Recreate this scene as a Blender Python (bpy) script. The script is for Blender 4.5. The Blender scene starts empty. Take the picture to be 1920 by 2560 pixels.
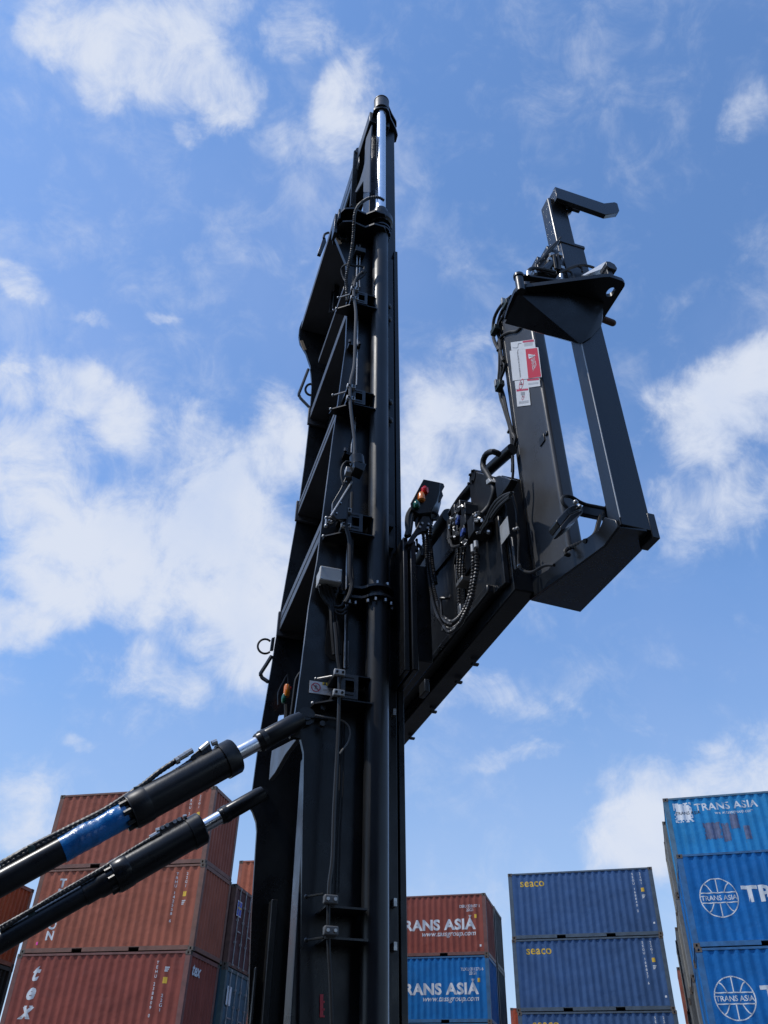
import bpy, bmesh, math, random
from mathutils import Vector, Matrix, noise
random.seed(7)
S = bpy.context.scene
COL = S.collection
R_ = math.radians

# ---------------------------------------------------------------- camera
F_PX, PITCH, ROLL, CAM_Z = 2045.0, R_(38.38), R_(1.575), 3.06
fw = Vector((0, math.cos(PITCH), math.sin(PITCH)))
up0 = Vector((0, -math.sin(PITCH), math.cos(PITCH)))
rt0 = Vector((1, 0, 0))
cr = rt0*math.cos(ROLL) + up0*math.sin(ROLL)
cu = up0*math.cos(ROLL) - rt0*math.sin(ROLL)
cam = bpy.data.objects.new('camera', bpy.data.cameras.new('camera'))
COL.objects.link(cam)
cam.data.sensor_fit = 'HORIZONTAL'; cam.data.sensor_width = 36
cam.data.lens = F_PX/1920*36
cam.data.clip_start = .05; cam.data.clip_end = 6000
cam.matrix_world = Matrix(((cr.x, cu.x, -fw.x, 0), (cr.y, cu.y, -fw.y, 0), (cr.z, cu.z, -fw.z, CAM_Z), (0, 0, 0, 1)))
S.camera = cam

# ---------------------------------------------------------------- light
SUN_AZ, SUN_EL = R_(-111), R_(56)          # azimuth from +Y, clockwise
sdir = Vector((math.sin(SUN_AZ)*math.cos(SUN_EL), math.cos(SUN_AZ)*math.cos(SUN_EL), math.sin(SUN_EL)))
sl = bpy.data.lights.new('sun', 'SUN'); sl.energy = 2.6; sl.angle = R_(.6); sl.color = (1, .96, .9)
sun = bpy.data.objects.new('sun', sl); COL.objects.link(sun)
sun.rotation_euler = (-sdir).to_track_quat('-Z', 'Y').to_euler()
S.view_settings.view_transform = 'Standard'; S.view_settings.look = 'None'
S.view_settings.gamma = 1; S.view_settings.use_curve_mapping = False
S.view_settings.exposure = 0

# ---------------------------------------------------------------- sky
def wray(px, py):                      # direction seen at a place of the photograph, to read the clouds off it
    d = cr*(px-960) + cu*(1280-py) + fw*F_PX
    return d.normalized()
W = bpy.data.worlds.new('World'); S.world = W; W.use_nodes = True
nt = W.node_tree; nt.nodes.clear()
def N(t, **k):
    n = nt.nodes.new(t)
    for a, v in k.items(): setattr(n, a, v)
    return n
L_ = lambda a, b: nt.links.new(a, b)
def M_(op, a, b=None, c=None, clamp=False):
    n = N('ShaderNodeMath', operation=op); n.use_clamp = clamp
    for i, v in enumerate((a, b, c)):
        if v is None: continue
        if isinstance(v, (int, float)): n.inputs[i].default_value = v
        else: L_(v, n.inputs[i])
    return n.outputs[0]
def MIX(fac, a, b, mode='MIX'):
    n = N('ShaderNodeMix', data_type='RGBA', blend_type=mode)
    for i, v in ((0, fac), (6, a), (7, b)):
        if isinstance(v, (int, float)): n.inputs[i].default_value = v
        elif isinstance(v, tuple): n.inputs[i].default_value = v+(1,)
        else: L_(v, n.inputs[i])
    return n.outputs[2]
TLOW, THIGH = (0.95, 1.0, 1.08), (1.02, 1.28, 1.53)
geo = N('ShaderNodeTexCoord'); D = geo.outputs['Generated']
sky = N('ShaderNodeTexSky', sky_type='NISHITA')
sky.sun_disc = False; sky.sun_elevation = SUN_EL; sky.sun_rotation = SUN_AZ
sky.air_density = 1.0; sky.dust_density = .3; sky.ozone_density = 1.2
sep = N('ShaderNodeSeparateXYZ'); L_(D, sep.inputs[0])
wn = N('ShaderNodeTexNoise'); wn.inputs['Scale'].default_value = 5.0; wn.inputs['Detail'].default_value = 6; wn.inputs['Roughness'].default_value = .62
L_(D, wn.inputs['Vector'])
wsub = N('ShaderNodeVectorMath', operation='SUBTRACT'); L_(wn.outputs['Color'], wsub.inputs[0]); wsub.inputs[1].default_value = (.5, .5, .5)
wsc = N('ShaderNodeVectorMath', operation='SCALE'); L_(wsub.outputs[0], wsc.inputs[0]); wsc.inputs['Scale'].default_value = .11
wad = N('ShaderNodeVectorMath', operation='ADD'); L_(D, wad.inputs[0]); L_(wsc.outputs[0], wad.inputs[1])
sepw = N('ShaderNodeSeparateXYZ'); L_(wad.outputs[0], sepw.inputs[0])
zc = M_('MAXIMUM', sepw.outputs[2], .03)
comb = N('ShaderNodeCombineXYZ')
L_(M_('DIVIDE', sepw.outputs[0], zc), comb.inputs[0]); L_(M_('DIVIDE', sepw.outputs[1], zc), comb.inputs[1])
PL = comb.outputs[0]                   # position on a flat cloud layer one unit up
def lay(px, py):
    d = wray(px, py); return Vector((d.x/d.z, d.y/d.z))
# cloud banks: centre, half sizes, turn, weight
BL = [(190,60,120,90,45,.66),(320,130,140,120,40,.74),(460,160,170,150,45,.78),(580,250,90,120,30,.70),(740,70,150,90,0,.40),(860,255,75,140,20,.64),(470,10,200,60,0,.6),(480,330,50,50,0,.45),(260,230,90,60,35,.5),(720,330,90,100,0,.30),(50,700,90,50,30,.46),(250,795,60,22,10,.40),(430,795,50,22,10,.38),
 (200,960,90,70,25,.70),(300,1050,110,80,25,.74),(30,950,80,70,10,.64),(60,1200,220,180,20,.90),(230,1420,330,190,12,.98),(500,1340,230,220,0,1.0),(480,1110,70,55,0,.7),(690,1130,90,140,0,.95),(480,1110,100,90,0,.78),
 (660,1500,200,220,0,.98),(40,1570,140,110,0,.9),(560,1640,150,70,10,.6),
 (1140,1080,150,150,10,.74),(1190,900,60,120,-20,.5),(1050,1250,120,160,0,.72),(1215,1160,120,90,0,.5),
 (1790,1070,220,130,-12,.9),(1900,950,150,90,-20,.85),(1720,1290,190,110,0,.58),(1860,1250,120,140,0,.62),(1500,1180,140,140,0,.4),
 (1820,330,60,120,20,.34),(1890,250,60,60,0,.40),(660,640,80,60,20,.3),
 (1200,1730,150,60,15,.46),(1330,1905,190,32,-6,.46),(1800,2000,300,110,-14,.8),(1620,2130,200,140,-5,.95),(1900,1900,200,90,0,.6),(20,2050,140,120,10,.75),(700,1640,120,90,0,.6),(380,1700,200,70,10,.45),(190,1875,50,28,0,.46),(1120,1480,60,60,0,.3),(1500,1820,260,60,10,.36),(300,1800,130,50,0,.3)]
acc = None
for cx, cy, rx, ry, rot, w in BL:
    c = lay(cx, cy); a = R_(rot); e = 4.0
    ux = (lay(cx+e*math.cos(a), cy+e*math.sin(a))-c)*(rx/e)*1.35
    uy = (lay(cx-e*math.sin(a), cy+e*math.cos(a))-c)*(ry/e)*1.35
    A = Matrix(((ux.x, uy.x), (ux.y, uy.y)))
    AAt = A @ A.transposed()
    tr, dt = AAt[0][0]+AAt[1][1], AAt.determinant()
    l1 = tr/2+math.sqrt(max(0, tr*tr/4-dt)); l2 = tr/2-math.sqrt(max(0, tr*tr/4-dt))
    ang = .5*math.atan2(2*AAt[0][1], AAt[0][0]-AAt[1][1])
    mp = N('ShaderNodeMapping', vector_type='TEXTURE')
    mp.inputs['Location'].default_value = (c.x, c.y, 0)
    mp.inputs['Rotation'].default_value = (0, 0, ang)
    mp.inputs['Scale'].default_value = (math.sqrt(l1), math.sqrt(max(l2, 1e-8)), 1)
    L_(PL, mp.inputs[0])
    g = N('ShaderNodeTexGradient', gradient_type='SPHERICAL'); L_(mp.outputs[0], g.inputs[0])
    v = M_('MULTIPLY', M_('SMOOTH_MIN', g.outputs['Fac'] if 'Fac' in g.outputs else g.outputs[1], .62, .25), w*1.6)
    acc = v if acc is None else M_('SMOOTH_MAX', acc, v, .22)
def NZ(sc, det, rough, dist, vec=D, off=0):
    m = N('ShaderNodeMapping'); m.inputs['Location'].default_value = (off, off*.7, off*.3); L_(vec, m.inputs[0])
    n = N('ShaderNodeTexNoise'); n.inputs['Scale'].default_value = sc; n.inputs['Detail'].default_value = det
    n.inputs['Roughness'].default_value = rough; n.inputs['Distortion'].default_value = dist
    L_(m.outputs[0], n.inputs['Vector']); return n.outputs[0]
n1 = NZ(6.5, 9, .60, .35); n2 = NZ(17, 10, .66, .5, off=3.1); n3 = NZ(3.2, 5, .5, .2, off=7)
nn = M_('ADD', M_('MULTIPLY', M_('SUBTRACT', n1, .5), 1.9), M_('MULTIPLY', M_('SUBTRACT', n2, .5), 1.5))
dens = M_('ADD', acc, nn)
rampn = N('ShaderNodeMapRange', interpolation_type='SMOOTHSTEP'); L_(dens, rampn.inputs[0])
rampn.inputs[1].default_value = .06; rampn.inputs[2].default_value = 1.02
body = M_('MULTIPLY', rampn.outputs[0], M_('MINIMUM', M_('MULTIPLY', acc, 3.0), 1.0), clamp=True)
veil = M_('MULTIPLY', M_('SUBTRACT', n3, .42, clamp=True), .65)          # thin pale veil
cover = M_('MULTIPLY', body, .93)
shade = M_('MULTIPLY', M_('SUBTRACT', NZ(7, 6, .55, .3, off=11), .45, clamp=True), 2.2, clamp=True)
cloudc = MIX(shade, (4.9, 5.25, 6.0), (3.7, 4.4, 5.85))
# cleaner, deeper blue of the photograph: tint of the Nishita sky, paler towards the horizon
el = N('ShaderNodeMapRange'); L_(sep.outputs[2], el.inputs[0])
el.inputs[1].default_value = .12; el.inputs[2].default_value = .52
tint = MIX(el.outputs[0], TLOW, THIGH)
skyc = MIX(veil, MIX(1.0, sky.outputs[0], tint, 'MULTIPLY'), (3.0, 3.7, 5.9))
bg = N('ShaderNodeBackground'); bg.inputs['Strength'].default_value = .15
hz = N('ShaderNodeMapRange', interpolation_type='SMOOTHSTEP'); L_(sep.outputs[2], hz.inputs[0])
for i_, v_ in ((1, .08), (2, .50), (3, .42), (4, 0.0)): hz.inputs[i_].default_value = v_
L_(MIX(cover, MIX(hz.outputs[0], skyc, (3.0, 3.95, 5.6)), cloudc), bg.inputs[0])
wo = N('ShaderNodeOutputWorld'); L_(bg.outputs[0], wo.inputs[0])

# ---------------------------------------------------------------- materials
def pbr(name, col, rough=.5, metal=0, spec=.5, vary=.0, vscale=6, bump=0, bscale=60, coat=0, dust=None, streak=None, rust=None, rcut=.63, bdist=.004):
    m = bpy.data.materials.new(name); m.use_nodes = True; t = m.node_tree
    b = t.nodes['Principled BSDF']; b.inputs['Base Color'].default_value = (*col, 1)
    b.inputs['Roughness'].default_value = rough; b.inputs['Metallic'].default_value = metal
    b.inputs['Specular IOR Level'].default_value = spec; b.inputs['Coat Weight'].default_value = coat
    def nd(ty, **k):
        n = t.nodes.new(ty)
        for a, v in k.items(): setattr(n, a, v)
        return n
    lk = t.links.new
    tc = nd('ShaderNodeTexCoord').outputs['Object']
    oi = nd('ShaderNodeObjectInfo')
    ad = nd('ShaderNodeVectorMath', operation='ADD'); lk(tc, ad.inputs[0])
    sc = nd('ShaderNodeVectorMath', operation='SCALE'); cb = nd('ShaderNodeCombineXYZ')
    for i in range(3): lk(oi.outputs['Random'], cb.inputs[i])
    lk(cb.outputs[0], sc.inputs[0]); sc.inputs['Scale'].default_value = 37; lk(sc.outputs[0], ad.inputs[1])
    P = ad.outputs[0]
    def noise_(scale, det=5, rg=.6, vec=P, stretch=None):
        n = nd('ShaderNodeTexNoise'); n.inputs['Scale'].default_value = scale; n.inputs['Detail'].default_value = det; n.inputs['Roughness'].default_value = rg
        if stretch:
            mp = nd('ShaderNodeMapping'); mp.inputs['Scale'].default_value = stretch; lk(vec, mp.inputs[0]); vec = mp.outputs[0]
        lk(vec, n.inputs['Vector']); return n.outputs[0]
    def mr(x, a, b_, c=0, d=1):
        n = nd('ShaderNodeMapRange'); lk(x, n.inputs[0])
        for i, v in enumerate((a, b_, c, d)): n.inputs[i+1].default_value = v
        return n.outputs[0]
    def mix(f, a, b_):
        n = nd('ShaderNodeMix', data_type='RGBA')
        for i, v in ((0, f), (6, a), (7, b_)):
            if isinstance(v, tuple): n.inputs[i].default_value = (*v, 1)
            elif isinstance(v, float): n.inputs[i].default_value = v
            else: lk(v, n.inputs[i])
        return n.outputs[2]
    c = None
    if vary:
        f = mr(noise_(vscale), .3, .7)
        c = mix(f, tuple(x*(1-vary) for x in col), tuple(min(1, x*(1+vary)) for x in col))
        lk(mr(noise_(vscale*1.7), .3, .7, max(.02, rough-.09), rough+.1), b.inputs['Roughness'])
    if streak:
        f = mr(noise_(1, 6, .65, stretch=(9, 9, .5)), .50, .74, 0, .55)
        c = mix(f, c if c else col, streak)
    if dust:
        f = mr(noise_(3.5, 8, .7), .54, .75, 0, .4)
        c = mix(f, c if c else col, dust)
    if rust:
        f = mr(noise_(5, 10, .72), rcut, rcut+.04, 0, .85)
        c = mix(f, c if c else col, rust)
    if c: lk(c, b.inputs['Base Color'])
    if bump:
        bn = nd('ShaderNodeBump'); bn.inputs['Strength'].default_value = bump; bn.inputs['Distance'].default_value = bdist
        lk(noise_(bscale, 4), bn.inputs['Height']); lk(bn.outputs[0], b.inputs['Normal'])
    return m
BLK = pbr('black_gloss_paint', (.0095, .0102, .0115), .31, spec=.38, vary=.25, vscale=3, bump=.12, bscale=35, dust=(.022, .022, .021), streak=(.017, .017, .0165))
BLK2 = pbr('dusty_black_paint', (.012, .0125, .013), .34, spec=.5, vary=.3, vscale=2.2, bump=.3, bscale=30, dust=(.048, .045, .040), streak=(.034, .033, .03))
RUB = pbr('black_rubber', (.012, .012, .012), .55, spec=.4)
CHR = pbr('chrome', (.82, .82, .84), .27, metal=1, vary=.05, vscale=10)
STL = pbr('zinc_steel', (.45, .44, .42), .38, metal=.9, vary=.15, vscale=30)
ALU = pbr('bare_metal_plate', (.42, .42, .41), .5, metal=.4, vary=.12, vscale=12)
GBX = pbr('grey_enclosure', (.50, .50, .475), .5, vary=.08, vscale=8)
TAN = pbr('tan_tape', (.42, .27, .15), .7, vary=.1)
RST = pbr('rusty_steel', (.10, .055, .04), .7, vary=.35, vscale=15)
BLUEW = pbr('blue_wrap', (.006, .15, .42), .24, spec=.6, vary=.3, vscale=9, bump=.5, bscale=70, coat=.3)
LRED = pbr('red_lens', (.75, .012, .012), .2, coat=.5); LORG = pbr('orange_lens', (.85, .22, .01), .2, coat=.5); LGRN = pbr('green_lens', (.0, .10, .045), .2, coat=.5)
WHT = pbr('white_label', (.72, .73, .74), .45, vary=.04); DRED = pbr('danger_red', (.62, .035, .05), .4); INK = pbr('label_ink', (.05, .05, .055), .5)
PRED = pbr('prohibition_red', (.55, .05, .10), .5); LGREY = pbr('label_grey', (.33, .34, .36), .5); YEL = pbr('label_yellow', (.75, .52, .03), .5)
BLUF = pbr('blue_fitting', (.05, .10, .35), .4, vary=.2)
LENS = pbr('lamp_glass', (.25, .26, .28), .1, spec=.8, vary=.2)
PADM = pbr('bare_aluminium_pad', (.85, .85, .84), .35, vary=.05)
TEAL = pbr('teal_clamp', (.012, .03, .028), .5)
LWT = pbr('letter_white', (.62, .63, .64), .6, vary=.16, vscale=5); LYE = pbr('letter_yellow', (.72, .44, .035), .55, vary=.12, vscale=8)
DARK = pbr('dark_recess', (.006, .006, .006), .9)
PATCH = pbr('repaint_patch', (.10, .12, .20), .6, vary=.25, vscale=7)
CAST = pbr('weathered_casting', (.12, .095, .075), .8, vary=.4, vscale=12)
BAR = pbr('galvanised_bar', (.30, .29, .28), .55, metal=.3, vary=.3, vscale=6, rust=(.12, .06, .035))

CYL = pbr('cylinder_paint', (.012, .0128, .014), .38, spec=.42, vary=.2, vscale=2, bump=.08, bscale=40, streak=(.03, .03, .03))
BMG = pbr('sunlit_grey_steel', (.062, .063, .068), .45, spec=.5, vary=.25, vscale=2.5, bump=.25, bscale=30, dust=(.09, .088, .082))  # base colour lightened to stand for sunlight on the crossbeam faces
BKT = pbr('bracket_paint', (.030, .032, .036), .36, spec=.5, vary=.2, vscale=5)

# ---------------------------------------------------------------- mesh helpers
class MB:
    def __init__(s): s.bm = bmesh.new()
    def poly(s, vs):
        try: return s.bm.faces.new([s.bm.verts.new(v) for v in vs])
        except ValueError: pass
    def box(s, x0, x1, y0, y1, z0, z1, mat=None):
        v = [s.bm.verts.new(((mat @ Vector(p)) if mat else p)) for p in ((x0,y0,z0),(x1,y0,z0),(x1,y1,z0),(x0,y1,z0),(x0,y0,z1),(x1,y0,z1),(x1,y1,z1),(x0,y1,z1))]
        for f in ((0,3,2,1),(4,5,6,7),(0,1,5,4),(1,2,6,5),(2,3,7,6),(3,0,4,7)): s.bm.faces.new([v[i] for i in f])
        return s
    def prism(s, pts, off):                 # closed 3-D outline pushed along a vector
        off = Vector(off); a = [s.bm.verts.new(Vector(p)) for p in pts]; b = [s.bm.verts.new(Vector(p)+off) for p in pts]
        s.bm.faces.new(a); s.bm.faces.new(b[::-1]); n = len(pts)
        for i in range(n): s.bm.faces.new((a[(i+1)%n], a[i], b[i], b[(i+1)%n]))
        return s
    def ring(s, p0, p1, prof, n=24, sx=1.0):        # turned body: prof = [(distance from p0, radius), ...]
        p0 = Vector(p0); ax = (Vector(p1)-p0).normalized()
        u = ax.orthogonal().normalized(); v = ax.cross(u); prev = None
        for t, r in prof:
            c = p0+ax*t
            cur = [s.bm.verts.new(c+(u*math.cos(2*math.pi*i/n)+v*math.sin(2*math.pi*i/n))*r) for i in range(n)]
            if prev:
                for i in range(n): s.bm.faces.new((prev[i], prev[(i+1)%n], cur[(i+1)%n], cur[i]))
            else: s.bm.faces.new(cur[::-1])
            prev = cur
        s.bm.faces.new(prev); return s
    def cyl(s, p0, p1, r, n=20): return s.ring(p0, p1, [(0, r), ((Vector(p1)-Vector(p0)).length, r)], n)
    def tube(s, pts, r, n=8, rib=0, step=None, pitch=.02):
        P = [Vector(p) for p in pts]; dense = []
        for i in range(len(P)-1):
            a, b, c, d = P[max(i-1, 0)], P[i], P[i+1], P[min(i+2, len(P)-1)]
            m = max(2, int((c-b).length/(step or (pitch/3 if rib else .03))))
            for k in range(m):
                t = k/m; dense.append(.5*((2*b)+(-a+c)*t+(2*a-5*b+4*c-d)*t*t+(-a+3*b-3*c+d)*t**3))
        dense.append(P[-1]); prev = None; u = None; L = 0
        for i, p in enumerate(dense):
            tg = (dense[min(i+1, len(dense)-1)]-dense[max(i-1, 0)])
            if tg.length < 1e-7: continue
            tg.normalize(); u = (tg.orthogonal() if u is None else u-tg*u.dot(tg)).normalized(); v = tg.cross(u)
            if i: L += (p-dense[i-1]).length
            rr = r*(1+rib*math.sin(2*math.pi*L/pitch)) if rib else r
            cur = [s.bm.verts.new(p+(u*math.cos(2*math.pi*j/n)+v*math.sin(2*math.pi*j/n))*rr) for j in range(n)]
            if prev:
                for j in range(n): s.bm.faces.new((prev[j], prev[(j+1)%n], cur[(j+1)%n], cur[j]))
            else: s.bm.faces.new(cur[::-1])
            prev = cur
        s.bm.faces.new(prev); return s
    def ball(s, c, r, sc=(1, 1, 1), n=12):
        bmesh.ops.create_uvsphere(s.bm, u_segments=n, v_segments=max(6, n//2), radius=r, matrix=Matrix.Translation(c) @ Matrix.Diagonal((*sc, 1)))
        return s
    def mesh(s, name, mat, smooth=True):
        bmesh.ops.recalc_face_normals(s.bm, faces=s.bm.faces)
        me = bpy.data.meshes.new(name); s.bm.to_mesh(me); s.bm.free()
        if mat: me.materials.append(mat)
        if smooth:
            me.polygons.foreach_set('use_smooth', [True]*len(me.polygons))
            me.set_sharp_from_angle(angle=R_(35))
        return me
    def build(s, name, mat, parent=None, bevel=0):
        o = bpy.data.objects.new(name, s.mesh(name, mat)); COL.objects.link(o)
        if parent: o.parent = parent
        if bevel:
            b = o.modifiers.new('edge', 'BEVEL'); b.width = bevel; b.segments = 2; b.limit_method = 'ANGLE'; b.angle_limit = R_(50)
        return o
def empty(name, label, cat, group=None):
    o = bpy.data.objects.new(name, None); COL.objects.link(o); o['label'] = label; o['category'] = cat; o.empty_display_size = .2
    if group: o['group'] = group
    return o
def text_mesh(txt, size, bold=0, shear=0, spacing=1.0, align='LEFT', wide=1.0):
    cv = bpy.data.curves.new('lettering', 'FONT'); cv.body = txt; cv.size = size; cv.offset = bold*size; cv.shear = shear
    cv.space_character = spacing; cv.align_x = align; cv.resolution_u = 3
    o = bpy.data.objects.new('lettering', cv); COL.objects.link(o)
    me = bpy.data.meshes.new_from_object(o.evaluated_get(bpy.context.evaluated_depsgraph_get()))
    bpy.data.objects.remove(o); bm = bmesh.new(); bm.from_mesh(me); bpy.data.meshes.remove(me); bpy.data.curves.remove(cv)
    for v in bm.verts: v.co.x *= wide
    return bm

# ---------------------------------------------------------------- ground
def ground():
    m = pbr('yard_asphalt', (.040, .040, .038), .85, vary=.25, vscale=.35, bump=.4, bscale=8, dust=(.055, .052, .046))
    b = MB(); b.poly(((-900,-900,0),(900,-900,0),(900,900,0),(-900,900,0)))
    o = b.build('ground', m); o['kind'] = 'structure'
ground()

# ---------------------------------------------------------------- containers
CL, CW, CH = 6.058, 2.438, 2.591
POST, TR, BR = .17, .075, .15
PIT, DEP = .278, .036
NC = int((CL-2*POST)/PIT); X0 = (CL-NC*PIT)/2
def corr_breaks(x0=X0, n=NC, pit=PIT):
    r = []
    for i in range(n):
        r += [(x0+i*pit+pit*f, d) for f, d in ((0, 0), (.22, 0), (.46, 1), (.76, 1))]
    r.append((x0+n*pit, 0)); return r
CB = corr_breaks()
def corr_depth(x):
    if x <= CB[0][0] or x >= CB[-1][0]: return 0
    for (a, da), (b, db) in zip(CB, CB[1:]):
        if a <= x <= b: return DEP*(da+(db-da)*(x-a)/(b-a))
    return 0
def container_meshes():
    K = {}
    def put(k, b): K[k] = b.bm
    for side, y, s in (('front', .012, 1), ('back', CW-.012, -1)):
        b = MB(); pr = [(POST-.01, 0)]+[(x, d*DEP) for x, d in CB]+[(CL-POST+.01, 0)]
        for (a, da), (c, dc) in zip(pr, pr[1:]):
            b.poly(((a, y+s*da, BR-.01), (c, y+s*dc, BR-.01), (c, y+s*dc, CH-TR+.01), (a, y+s*da, CH-TR+.01)))
        bmesh.ops.remove_doubles(b.bm, verts=b.bm.verts, dist=1e-5); put('side_'+side, b)
    n = 9; pit = (CW-2*POST)/n
    eb = [(POST-.01, 0)]+[(POST+i*pit+pit*f, d) for i in range(n) for f, d in ((0, 0), (.25, 0), (.45, 1), (.8, 1))]+[(CW-POST+.01, 0)]
    for nm, x, s in (('end_near', .02, 1), ('end_far', CL-.02, -1)):
        b = MB()
        for (a, da), (c, dc) in zip(eb, eb[1:]):
            b.poly(((x+s*da*.045, a, BR-.01), (x+s*dc*.045, c, BR-.01), (x+s*dc*.045, c, CH-TR-.04), (x+s*da*.045, a, CH-TR-.04)))
        bmesh.ops.remove_doubles(b.bm, verts=b.bm.verts, dist=1e-5); put(nm, b)
    b = MB(); b.box(.03, CL-.03, .02, CW-.02, CH-.045, CH-.02); put('roof', b)
    b = MB(); b.box(.03, CL-.03, .03, CW-.03, .1, .14); put('floor', b)
    for i, y in enumerate((0, CW)):
        s = 1 if i == 0 else -1
        b = MB(); b.box(POST, CL-POST, min(y+s*.004, y+s*.07), max(y+s*.004, y+s*.07), CH-TR, CH-.012); put('top_rail_%d' % i, b)
        b = MB(); y0, y1 = sorted((y+s*.004, y+s*.06))
        cut = [POST, 1.85, 2.21, CL-2.21, CL-1.85, CL-POST]
        for a, c in ((0, 1), (2, 3), (4, 5)): b.box(cut[a], cut[c], y0, y1, .022, BR)
        for a, c in ((1, 2), (3, 4)): b.box(cut[a], cut[c], y0, y1, BR-.025, BR)
        put('bottom_rail_%d' % i, b)
    for i, x in enumerate((0, CL)):
        s = 1 if i == 0 else -1; x0, x1 = sorted((x+s*.004, x+s*.08))
        b = MB(); b.box(x0, x1, POST, CW-POST, CH-TR-.05, CH-.012); put('end_rail_%d' % i, b)
        b = MB(); b.box(x0, x1, POST, CW-POST, .022, BR); put('end_sill_%d' % i, b)
    k = 0
    for x in (0, CL):
        for y in (0, CW):
            sx = 1 if x == 0 else -1; sy = 1 if y == 0 else -1
            b = MB(); x0, x1 = sorted((x+sx*.006, x+sx*(POST-.004))); y0, y1 = sorted((y+sy*.008, y+sy*(POST-.004)))
            b.box(x0, x1, y0, y1, .119, CH-.119); put('post_%d' % k, b); k += 1
    k = 0
    for x in (0, CL):
        for y in (0, CW):
            for z in (0, CH):
                sx = 1 if x == 0 else -1; sy = 1 if y == 0 else -1; sz = 1 if z == 0 else -1
                b = MB(); xa, xb = sorted((x, x+sx*.178)); ya, yb = sorted((y, y+sy*.162)); za, zb = sorted((z+sz*.001, z+sz*.118))
                # casting shell with a real hole in its long-side and end faces
                w = .024; cx, cz_, cy = (xa+xb)/2, (za+zb)/2, (ya+yb)/2
                hy0, hy1 = (ya, ya+w) if sy > 0 else (yb-w, yb)
                hx0, hx1 = (xa, xa+w) if sx > 0 else (xb-w, xb)
                b.box(xa, cx-.025, hy0, hy1, za, zb); b.box(cx+.025, xb, hy0, hy1, za, zb)
                b.box(cx-.025, cx+.025, hy0, hy1, za, cz_-.034); b.box(cx-.025, cx+.025, hy0, hy1, cz_+.034, zb)
                e0, e1 = sorted((y+sy*w, y+sy*.162))
                b.box(hx0, hx1, e0, cy-.025, za, zb); b.box(hx0, hx1, cy+.025, e1, za, zb)
                b.box(hx0, hx1, cy-.025, cy+.025, za, cz_-.034); b.box(hx0, hx1, cy-.025, cy+.025, cz_+.034, zb)
                i0, i1 = sorted((x+sx*w, x+sx*.178)); b.box(i0, i1, e0, e1, zb-.012, zb); b.box(i0, i1, e0, e1, za, za+.012)
                b.box(i0 if sx > 0 else i0, i1, *( (e1-.012, e1) if sy > 0 else (e0, e0+.012)), za+.012, zb-.012)
                put('casting_%d' % k, b); k += 1
    # door leaves with pressed panels, and locking bars
    for i in range(2):
        y0 = POST+.005 if i == 0 else CW/2+.006; y1 = CW/2-.006 if i == 0 else CW-POST-.005
        b = MB(); zs = [BR+.02, .5, .62, .95, 1.07, 1.4, 1.52, 1.85, 1.97, CH-TR-.06]; d = [0, 0, 1, 1, 0, 0, 1, 1, 0, 0]
        pr = list(zip(zs, d))
        for (a, da), (c, dc) in zip(pr, pr[1:]):
            b.poly(((CL-.03-.03*da, y0, a), (CL-.03-.03*da, y1, a), (CL-.03-.03*dc, y1, c), (CL-.03-.03*dc, y0, c)))
        b.box(CL-.06, CL-.02, y0, y0+.05, BR+.02, CH-TR-.06); b.box(CL-.06, CL-.02, y1-.05, y1, BR+.02, CH-TR-.06); put('door_%d' % i, b)
        for j in range(2):
            yy = y0+(.28 if j == 0 else (y1-y0)-.2)
            b = MB(); b.cyl((CL+.012, yy, .07), (CL+.012, yy, CH-.05), .019, 10)
            for z in (.1, CH-.09): b.box(CL-.02, CL+.04, yy-.05, yy+.05, z-.03, z+.03)
            for z in (.8, 1.5, 2.0): b.box(CL-.03, CL+.035, yy-.04, yy+.04, z-.035, z+.035)
            b.box(CL+.02, CL+.05, yy-.02, yy+.32 if j == 0 else yy+.02, 1.12, 1.16); put('lock_%d_%d' % (i, j), b)
    return K
KB = container_meshes(); KM = {}
def kmesh(key, mat, name):
    k = (key, mat.name)
    if k not in KM:
        b = MB(); b.bm.free(); b.bm = KB[key].copy(); KM[k] = b.mesh(name, mat)
    return KM[k]
def part(name, me, parent):
    o = bpy.data.objects.new(name, me); COL.objects.link(o); o.parent = parent; return o
def paint(nm, col, rail=None, streak=None, rust=(.10, .05, .03)):
    return (pbr(nm, col, .62, spec=.2, vary=.16, vscale=1.1, streak=streak or tuple(c*.66 for c in col), dust=tuple(c*.78+.035 for c in col), rust=rust, rcut=.665, bump=.9, bscale=2.4, bdist=.03),
            pbr(nm+'_frame', rail or tuple(c*.75+.012 for c in col), .6, vary=.25, vscale=4, dust=(.10, .09, .075)))
PT = dict(
 brown=paint('brown_paint', (.31, .092, .058), (.19, .085, .058)), tbrown=paint('red_oxide_paint', (.34, .102, .060), (.19, .085, .055)),
 maroon=paint('maroon_paint', (.26, .066, .046), (.18, .072, .056)), salmon=paint('salmon_paint', (.45, .13, .07)),
 orange=paint('rust_orange_paint', (.42, .13, .055), (.30, .12, .06)), navy=paint('navy_paint', (.050, .108, .235), (.07, .098, .13)),
 blue=paint('bright_blue_paint', (.008, .145, .40), (.035, .13, .26)), blue2=paint('royal_blue_paint', (.008, .135, .39), (.03, .13, .29)),
 azure=paint('light_blue_paint', (.022, .225, .46), (.08, .16, .22)), grey=paint('grey_paint', (.20, .20, .19)), tan=paint('tan_paint', (.26, .24, .20)),
 dgrey=paint('dark_grey_paint', (.075, .075, .072)), dteal=paint('dark_teal_paint', (.014, .035, .05)), wine=paint('wine_paint', (.105, .048, .045), (.14, .07, .05)),
 pale=paint('pale_blue_paint', (.075, .135, .17), (.07, .11, .11)), dgreen=paint('dark_green_paint', (.02, .028, .024)), red=paint('orange_red_paint', (.48, .085, .035)))
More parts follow.
